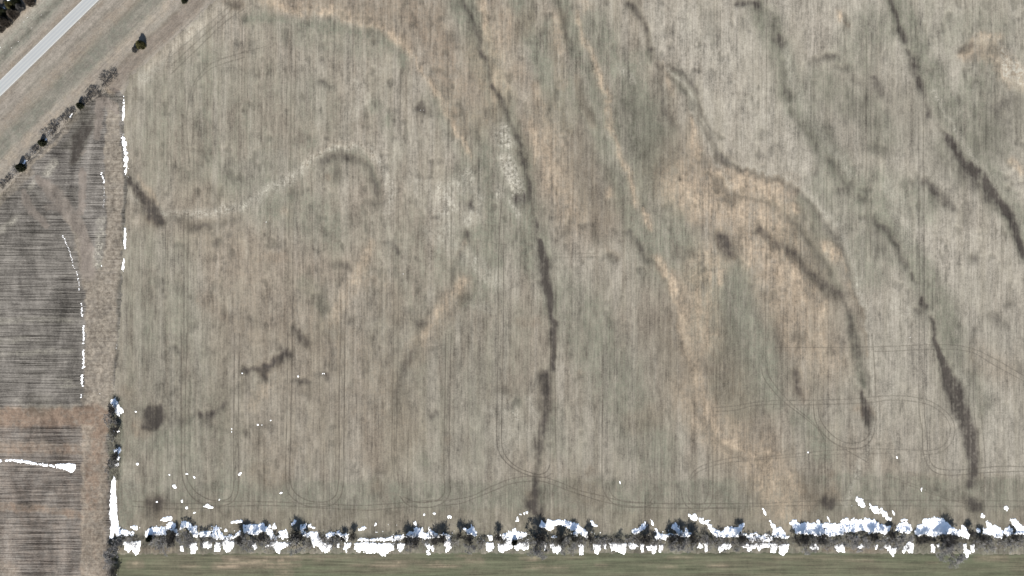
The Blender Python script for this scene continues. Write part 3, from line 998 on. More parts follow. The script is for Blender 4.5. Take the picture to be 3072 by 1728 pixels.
# ------------------------------------------------------------------ material helpers
class Nodes:
    def __init__(self, name, rough=0.95):
        self.m = bpy.data.materials.new(name)
        self.m.use_nodes = True
        self.t = self.m.node_tree
        self.bsdf = self.t.nodes["Principled BSDF"]
        self.bsdf.inputs["Roughness"].default_value = rough
        self.bsdf.inputs["Specular IOR Level"].default_value = 0.12

    def n(self, kind, **kw):
        nd = self.t.nodes.new(kind)
        for k, v in kw.items():
            setattr(nd, k, v)
        return nd

    def put(self, sock, v):
        if isinstance(v, bpy.types.NodeSocket):
            self.t.links.new(v, sock)
        elif isinstance(v, (tuple, list)) and len(v) == 3 and sock.type == 'RGBA':
            sock.default_value = (*v, 1)
        else:
            sock.default_value = v

    def math(self, op, a, b=0.0, c=None, clamp=False):
        nd = self.n("ShaderNodeMath", operation=op, use_clamp=clamp)
        self.put(nd.inputs[0], a)
        self.put(nd.inputs[1], b)
        if c is not None:
            self.put(nd.inputs[2], c)
        return nd.outputs[0]

    def mix(self, f, a, b, blend='MIX'):
        nd = self.n("ShaderNodeMix", data_type='RGBA', blend_type=blend, clamp_factor=True)
        self.put(nd.inputs[0], f)
        self.put(nd.inputs[6], a)
        self.put(nd.inputs[7], b)
        return nd.outputs[2]

    def co(self, sx, sy, sz=1.0, rot=0.0):
        g = self.n("ShaderNodeTexCoord")
        m = self.n("ShaderNodeMapping")
        m.inputs["Scale"].default_value = (sx, sy, sz)
        self.t.links.new(g.outputs["Object"], m.inputs["Vector"])
        if rot:
            r = self.n("ShaderNodeMapping")
            r.inputs["Rotation"].default_value = (0, 0, rot)
            self.t.links.new(g.outputs["Object"], r.inputs["Vector"])
            self.t.links.new(r.outputs[0], m.inputs["Vector"])
        return m.outputs[0]

    def noise(self, vec, scale=1.0, detail=2.0, rough=0.55, dist=0.0):
        nd = self.n("ShaderNodeTexNoise")
        self.put(nd.inputs["Vector"], vec)
        nd.inputs["Scale"].default_value = scale
        nd.inputs["Detail"].default_value = detail
        nd.inputs["Roughness"].default_value = rough
        nd.inputs["Distortion"].default_value = dist
        return nd.outputs[0]

    def ramp(self, f, lo, hi, a=0.0, b=1.0, smooth=True):
        nd = self.n("ShaderNodeMapRange", interpolation_type='SMOOTHSTEP' if smooth else 'LINEAR')
        self.put(nd.inputs[0], f)
        for i, v in ((1, lo), (2, hi), (3, a), (4, b)):
            nd.inputs[i].default_value = v
        return nd.outputs[0]

    def gain(self, col, *terms):
        """multiply a colour by 1 + sum(k * (noise - .5))"""
        s = None
        for f, k in terms:
            t = self.math('MULTIPLY', self.math('SUBTRACT', f, .5), k)
            s = t if s is None else self.math('ADD', s, t)
        s = self.math('MAXIMUM', self.math('ADD', s, 1.0), 0.1)
        c = self.n("ShaderNodeCombineColor")
        for i in range(3):
            self.put(c.inputs[i], s)
        return self.mix(1.0, col, c.outputs[0], 'MULTIPLY')

    def bump(self, h, strength, dist):
        b = self.n("ShaderNodeBump")
        b.inputs["Strength"].default_value = strength
        b.inputs["Distance"].default_value = dist
        self.put(b.inputs["Height"], h)
        self.t.links.new(b.outputs[0], self.bsdf.inputs["Normal"])

    def done(self, col):
        self.put(self.bsdf.inputs["Base Color"], col)
        return self.m

    def attr(self, name):
        a = self.n("ShaderNodeAttribute", attribute_name=name)
        s = self.n("ShaderNodeSeparateColor")
        self.t.links.new(a.outputs["Color"], s.inputs[0])
        return s.outputs[0], s.outputs[1], s.outputs[2], a.outputs["Alpha"]


PI = math.pi


def soil_material(name, base, base2, green, sx, sy, rot=0.0, rows=None, streak=1.0, grain=1.05, patch=1.1, pinch=.40, east=False):
    N = Nodes(name)
    d, s, g, p = N.attr("soil_a")
    t, b, r, m = N.attr("soil_b")
    fine = N.noise(N.co(1, 1), 1.15, 3, .7)
    fleck = N.noise(N.co(1, 1), 0.42, 3, .65)
    st1 = N.noise(N.co(sx * .78, sy * .014, 1, rot), 1, 3, .6)
    st2 = N.noise(N.co(sx * .16, sy * .006, 1, rot), 1, 3, .6)
    st3 = N.noise(N.co(sx * .9, sy * .11, 1, rot), 1, 2, .6)
    pt = N.noise(N.co(1, 1), .016, 5, .6, .4)
    pt2 = N.noise(N.co(1, .45), .055, 4, .62, .5)
    pt3 = N.noise(N.co(1.2, .5), .15, 3, .6)
    mixn = N.math('ADD', N.math('MULTIPLY', pt2, .45), N.math('ADD', N.math('MULTIPLY', st2, .35), N.math('MULTIPLY', st1, .20)))
    col = N.mix(N.ramp(N.math('ADD', N.math('MULTIPLY', pt, .5), N.math('MULTIPLY', st2, .5)), .42, .58), base, base2)
    if east:                      # the dry east of the wheat, where straw shows through
        col = N.mix(N.math('MULTIPLY', r, .9), col, N.mix(N.ramp(mixn, .42, .6), alb(193, 185, 170), alb(176, 169, 154)))
    gf = N.math('MULTIPLY_ADD', g, .9, N.math('MULTIPLY', N.ramp(mixn, .42, .60), N.math('MULTIPLY_ADD', r, -.35, pinch) if east else pinch), clamp=True)
    gf = N.math('MULTIPLY', gf, N.ramp(fleck, .25, .65, .6, 1.1), clamp=True)
    if rows:
        dark, pale, period = rows
        w = N.n("ShaderNodeTexWave", wave_type='BANDS', bands_direction='Y', wave_profile='SIN')
        N.put(w.inputs["Vector"], N.co(1, 1))
        w.inputs["Scale"].default_value = 1 / period * .314159 * 2 / 2
        w.inputs["Distortion"].default_value = .5
        w.inputs["Detail"].default_value = 1
        w.inputs["Detail Scale"].default_value = .4
        lay = N.noise(N.co(.022, 1.0), 1, 3, .7)
        lay2 = N.noise(N.co(.045, 1.5), 1, 2, .6)
        straw = N.noise(N.co(.8, 1.6), 1, 3, .7)
        v = N.math('ADD', N.math('MULTIPLY', w.outputs[1], .42), N.math('ADD', N.math('MULTIPLY', lay, 1.25), N.math('ADD', N.math('MULTIPLY', lay2, .85), N.math('MULTIPLY', straw, .55))))
        v = N.math('ADD', v, N.math('MULTIPLY', N.math('SUBTRACT', pt2, .5), .6))
        rowcol = N.mix(N.ramp(v, 1.22, 1.84), N.mix(b, dark, alb(70, 57, 49)), N.mix(b, pale, alb(176, 156, 138)))
        red, b = b, 0.0
        col = rowcol
    else:
        red = b
    col = N.mix(gf, col, green)
    frag = N.ramp(N.math('ADD', N.math('MULTIPLY', fleck, .6), N.math('MULTIPLY', fine, .4)), .38, .6)
    col = N.mix(N.math('MULTIPLY', b, N.ramp(fleck, .2, .75, .55, 1.0)), col, alb(150, 134, 116))
    col = N.mix(N.math('MULTIPLY', s, N.ramp(fleck, .25, .65, .55, .92)), col, alb(198, 178, 153))
    if not east:
        col = N.mix(N.math('MULTIPLY', r, N.ramp(fleck, .2, .7, .8, 1.0)), col, N.mix(N.math('MULTIPLY', red, .7), N.mix(N.ramp(N.math('ADD', N.math('MULTIPLY', st3, .5), N.math('MULTIPLY', fleck, .5)), .35, .62), alb(134, 122, 108), alb(176, 165, 149)), N.mix(pt3, alb(130, 105, 88), alb(160, 134, 114))))
    col = N.mix(m, col, N.mix(pt3, alb(128, 118, 109), alb(160, 149, 138)))
    col = N.mix(N.math('MULTIPLY', p, N.math('MULTIPLY_ADD', frag, N.ramp(p, .4, .7, .2, 1.15), N.ramp(p, .4, .7, .65, .0)), clamp=True), col, alb(196, 189, 173))
    df = N.math('MULTIPLY', d, N.ramp(N.math('ADD', N.math('MULTIPLY', fleck, .5), N.math('MULTIPLY', st3, .5)), .25, .6, .72, 1.06), clamp=True)
    col = N.mix(df, col, N.mix(N.ramp(df, .3, .8), alb(100, 96, 84), alb(80, 74, 68)))
    col = N.mix(N.math('MULTIPLY', t, N.ramp(pt3, .3, .65, .5, 1.0)), col, alb(92, 85, 75))
    col = N.gain(col, (fine, grain), (st1, streak), (st3, streak * .8), (pt3, patch), (fleck, grain * .7), (pt2, patch * .9))
    N.bump(N.math('ADD', fine, N.math('MULTIPLY', st3, .6)), .35, .12)
    return N.done(col)


M_WHEAT = soil_material('winter_wheat', alb(173, 164, 149), alb(165, 153, 137), alb(137, 135, 119), 1, 1, east=True)
M_SOUTH = soil_material('green_wheat', alb(112, 114, 91), alb(123, 118, 98), alb(98, 105, 82), .014 / .62 * 1.6, 1.0 / .014 * .5, streak=1.7, grain=.7, patch=.4)
M_STUB = soil_material('row_stubble', alb(128, 122, 114), alb(120, 112, 104), alb(118, 118, 100), .03, 40, rows=(alb(40, 36, 33), alb(164, 157, 148), .785), streak=.3, grain=1.1, pinch=.0)
M_VERGE = soil_material('dry_grass', alb(172, 162, 149), alb(162, 152, 140), alb(142, 141, 128), 1, 1, rot=PI / 4, streak=.6, grain=1.1, patch=.4, pinch=.3)
M_PLOUGH = soil_material('ploughed_soil', alb(108, 98, 92), alb(98, 90, 84), alb(100, 98, 86), 1, 1, grain=.3)

# ------------------------------------------------------------------ the fields: one lattice, split where one crop meets the next
EDGE_W = [(372, 285), (371, 380), (373, 500), (384, 545), (376, 640), (371, 700), (366, 880), (356, 1000), (347, 1120), (343, 1180), (342, 1300), (341, 1560), (334, 1640), (334, 1800), (334, 30000)]
FENCE = [(-30000, 30590 - 30), (-40, 622), (0, 586), (60, 522), (130, 440), (200, 372), (262, 312), (300, 283), (345, 262)]
LANE = [(345, 262), (372, 285), (390, 232), (480, 150), (560, 82), (640, 8), (660, -12), (30000, -27500)]
P_STUB = [(-30000, 30000)] + FENCE + EDGE_W
P_VERGE = [(-30000, -30000), (30000, -30000)] + LANE[::-1][:-1] + FENCE[::-1]
P_SOUTH = [(334, 1662), (1200, 1660), (2400, 1658), (3100, 1664), (30000, 1664), (30000, 30000), (334, 30000)]
P_PLOUGH = [(-30000, -30000), (60, -30000), (60, -40), (18, 6), (-6, 38), (-30, 60), (-30000, 30000)]
fx, fy = (XS[1:] + XS[:-1]) * .5, (YS[1:] + YS[:-1]) * .5
FX, FY = np.meshgrid(fx, fy)
FXn = FX + (vnoise(9, 9, 61, fx, fy) - .5) * 7
FYn = FY + (vnoise(9, 9, 62, fx, fy) - .5) * 7
region = np.zeros(FX.shape, np.int8)
region[inside(P_STUB, FXn, FYn)] = 1
region[inside(P_VERGE, FXn, FYn)] = 2
region[inside(P_SOUTH, FXn, FYn)] = 3
region[(FXn + FYn * 1.1 < 26) & (FXn < 60) & (FYn < 60)] = 4
vx, vy = ((GX - CX) * S).ravel(), ((CY - GY) * S).ravel()
vz = Z.ravel()
ca = np.stack([MASK[k].ravel() for k in 'DSGP'], 1)
cb = np.stack([MASK[k].ravel() for k in 'TBRM'], 1)


def mesh_from(name, co, faces, mat, smooth=True, k=4):
    me = bpy.data.meshes.new(name)
    nv, nf = len(co), len(faces)
    me.vertices.add(nv)
    me.vertices.foreach_set("co", np.ascontiguousarray(co, np.float32).ravel())
    me.loops.add(nf * k)
    me.loops.foreach_set("vertex_index", np.ascontiguousarray(faces, np.int32).ravel())
    me.polygons.add(nf)
    me.polygons.foreach_set("loop_start", np.arange(0, nf * k, k, dtype=np.int32))
    me.update(calc_edges=True)
    if smooth:
        me.polygons.foreach_set("use_smooth", np.ones(nf, bool))
    if mat:
        me.materials.append(mat)
    return me


def obj(name, me, parent=None, loc=None):
    o = bpy.data.objects.new(name, me)
    COL.objects.link(o)
    if parent:
        o.parent = parent
    if loc:
        o.location = loc
    return o


FIELDS = [('wheat_field', 0, M_WHEAT, 'broad dormant winter wheat field with wheel tracks, sandy ridges and dark wet hollows', 'field'),
          ('stubble_field', 1, M_STUB, 'dark stubble field with level rows and red brown headland west of the wheat', 'field'),
          ('grass_verge', 2, M_VERGE, 'dry tan grass verge on both sides of the pale road', 'grass verge'),
          ('south_field', 3, M_SOUTH, 'narrow green grey field below the hedgerow with tan drill streaks', 'field'),
          ('ploughed_field', 4, M_PLOUGH, 'bare brown field corner behind the cedars', 'field')]
for nm, rid, mat, lab, cat in FIELDS:
    jj, ii = np.nonzero(region == rid)
    q = np.stack([jj * NX + ii, (jj + 1) * NX + ii, (jj + 1) * NX + ii + 1, jj * NX + ii + 1], 1)
    used, inv = np.unique(q, return_inverse=True)
    me = mesh_from(nm, np.stack([vx[used], vy[used], vz[used]], 1), inv.reshape(q.shape), mat)
    for an, arr in (("soil_a", ca), ("soil_b", cb)):
        at = me.attributes.new(an, 'FLOAT_COLOR', 'POINT')
        at.data.foreach_set("color", np.ascontiguousarray(arr[used], np.float32).ravel())
    tag(obj(nm, me), lab, cat, kind='structure')

# ------------------------------------------------------------------ road with its painted edge lines
def M_road():
    N = Nodes('worn_concrete', .85)
    wheel = N.noise(N.co(1.0, .01, 1, PI / 4 + .006), 1, 2, .5)
    blot = N.noise(N.co(1, 1), .12, 4, .6)
    fine = N.noise(N.co(1, 1), 2.2, 2, .6)
    a = N.n("ShaderNodeAttribute", attribute_name="lane")
    col = N.mix(a.outputs["Fac"], alb(190, 193, 194), alb(208, 208, 204))
    col = N.gain(col, (wheel, .12), (blot, .08), (fine, .10))
    return N.done(col)


RD = np.array((.716, -.698))                 # along the road, in photograph pixels
RN = np.array((.698, .716))
RO = np.array((0.0, 266.0))


def road_strip(name, v0, v1, z, mat, lane=False, n=16):
    us = np.linspace(-5000, 5000, 200)
    vsn = np.linspace(v0, v1, n + 1)
    U, V = np.meshgrid(us, vsn)
    px = RO[0] + RD[0] * U + RN[0] * V
    py = RO[1] + RD[1] * U + RN[1] * V
    co = np.stack([(px - CX) * S, (CY - py) * S, np.full_like(px, z)], -1).reshape(-1, 3)
    m = len(us)
    j, i = np.meshgrid(np.arange(n), np.arange(m - 1), indexing='ij')
    f = np.stack([j * m + i, (j + 1) * m + i, (j + 1) * m + i + 1, j * m + i + 1], -1).reshape(-1, 4)
    me = mesh_from(name, co, f, mat)
    if lane:
        at = me.attributes.new("lane", 'FLOAT', 'POINT')
        q = (V / ((v1 - v0) * .5))
        prof = .5 - .5 * np.cos(q * 2 * PI * 2) * (1 - .3 * np.abs(q))
        at.data.foreach_set("value", prof.astype(np.float32).ravel())
    return obj(name, me)


M_PAINT = Nodes('road_paint', .7)
_f = M_PAINT.noise(M_PAINT.co(1, 1), 1.2, 3, .6)
M_PAINT = M_PAINT.done(M_PAINT.mix(M_PAINT.ramp(_f, .35, .6), alb(232, 228, 216), alb(250, 248, 242)))
tag(road_strip('road', -17.6, 17.6, .10, M_road(), True, 24), 'pale grey two lane road crossing the upper left corner', 'road', kind='structure')
tag(road_strip('road_marking', -16.7, -15.5, .105, M_PAINT, n=1), 'white edge line on the upper left side of the road', 'road marking', kind='structure')
tag(road_strip('road_marking', 15.3, 16.5, .105, M_PAINT, n=1), 'white edge line on the lower right side of the road', 'road marking', kind='structure')

# ------------------------------------------------------------------ snow
def M_snow():
    N = Nodes('old_snow', .6)
    a = N.noise(N.co(1, 1), .35, 4, .6)
    b = N.noise(N.co(1, 1), 2.0, 3, .6)
    col = N.mix(N.ramp(a, .3, .7), (.86, .87, .885), (.93, .935, .94))
    N.bump(N.math('ADD', a, N.math('MULTIPLY', b, .3)), .4, .15)
    return N.done(col)


MS = M_snow()


def snow_mesh(polys, seed, rag=3.0, hole=0.0, deep=.28, grow=.7):
    """a patch of lying snow: rounded top, ragged melting edge, from outlines in photograph pixels"""
    rng = np.random.default_rng(seed)
    step = 0.75
    xs_ = [p[0] for q in polys for p in q]
    ys_ = [p[1] for q in polys for p in q]
    gx = np.arange(min(xs_) - 5, max(xs_) + 5 + step, step)
    gy = np.arange(min(ys_) - 5, max(ys_) + 5 + step, step)
    X, Y = np.meshgrid(gx, gy)
    sd = np.full(X.shape, -1e9)
    for q in polys:
        sd = np.maximum(sd, np.where(inside(q, X, Y), 1, -1) * edge_dist(q, X, Y))
    size = min(max(xs_) - min(xs_), max(ys_) - min(ys_))
    k = min(1.0, size / 16.0)
    n = (vnoise(11, 8, seed, gx, gy) - .5) * 3.4 + (vnoise(4.5, 5.5, seed + 1, gx, gy) - .5) * 4.0 + (vnoise(2.0, 2.6, seed + 2, gx, gy) - .5) * 3.0
    n += (vnoise(2.6, 13, seed + 7, gx, gy) - .5) * 4.5
    f = sd + n * k * rag / 3.0 + grow
    if hole:
        hn = vnoise(6, 7, seed + 5, gx, gy) * .55 + vnoise(2.6, 3, seed + 6, gx, gy) * .45
        f = np.minimum(f, (hn - hole + .03) * 26)
    q = np.clip(f / 5, 0, 1)
    top = deep * (q * (2 - q)) * (.75 + .5 * vnoise(14, 14, seed + 3, gx, gy)) + .05 * vnoise(4, 4, seed + 4, gx, gy)
    z = np.where(f > 0, .03 + top, np.maximum(-.35, f * .12))
    ok = f > 0
    cell = ok[:-1, :-1] | ok[1:, :-1] | ok[:-1, 1:] | ok[1:, 1:]
    jj, ii = np.nonzero(cell)
    if len(jj) == 0:
        return None, None
    m = len(gx)
    fc = np.stack([jj * m + ii, (jj + 1) * m + ii, (jj + 1) * m + ii + 1, jj * m + ii + 1], 1)
    used, inv = np.unique(fc, return_inverse=True)
    cx, cy = (min(xs_) + max(xs_)) / 2, (min(ys_) + max(ys_)) / 2
    px, py, pz = X.ravel()[used], Y.ravel()[used], z.ravel()[used]
    return np.stack([(px - cx) * S, (cy - py) * S, pz], 1), inv.reshape(fc.shape), (cx, cy)


def blob(x, y, r, seed):
    g = np.random.default_rng(seed)
    n = 8
    ph = g.random() * 6
    e = .75 + .5 * g.random()
    return [(x + r * e * math.cos(ph + k * 2 * PI / n) * (.7 + .6 * g.random()), y + r / e * math.sin(ph + k * 2 * PI / n) * (.7 + .6 * g.random())) for k in range(n)]


_U = 'first second third fourth fifth sixth seventh eighth ninth tenth eleventh twelfth thirteenth fourteenth fifteenth sixteenth seventeenth eighteenth nineteenth'.split()
_T = [('twenty', 'twentieth'), ('thirty', 'thirtieth'), ('forty', 'fortieth'), ('fifty', 'fiftieth'), ('sixty', 'sixtieth'), ('seventy', 'seventieth')]
ORD = [''] + _U + [w for t, tt in _T for w in [tt] + ['%s %s' % (t, u) for u in _U[:9]]]


def place_word(i, n, a, b):
    """'third from the west end', counted from the nearer end"""
    if i < n - 1 - i:
        return ('nearest its %s end' % a) if i == 0 else '%s from %s' % (ORD[i + 1], a)
    k = n - 1 - i
    return ('nearest its %s end' % b) if k == 0 else '%s from %s' % (ORD[k + 1], b)


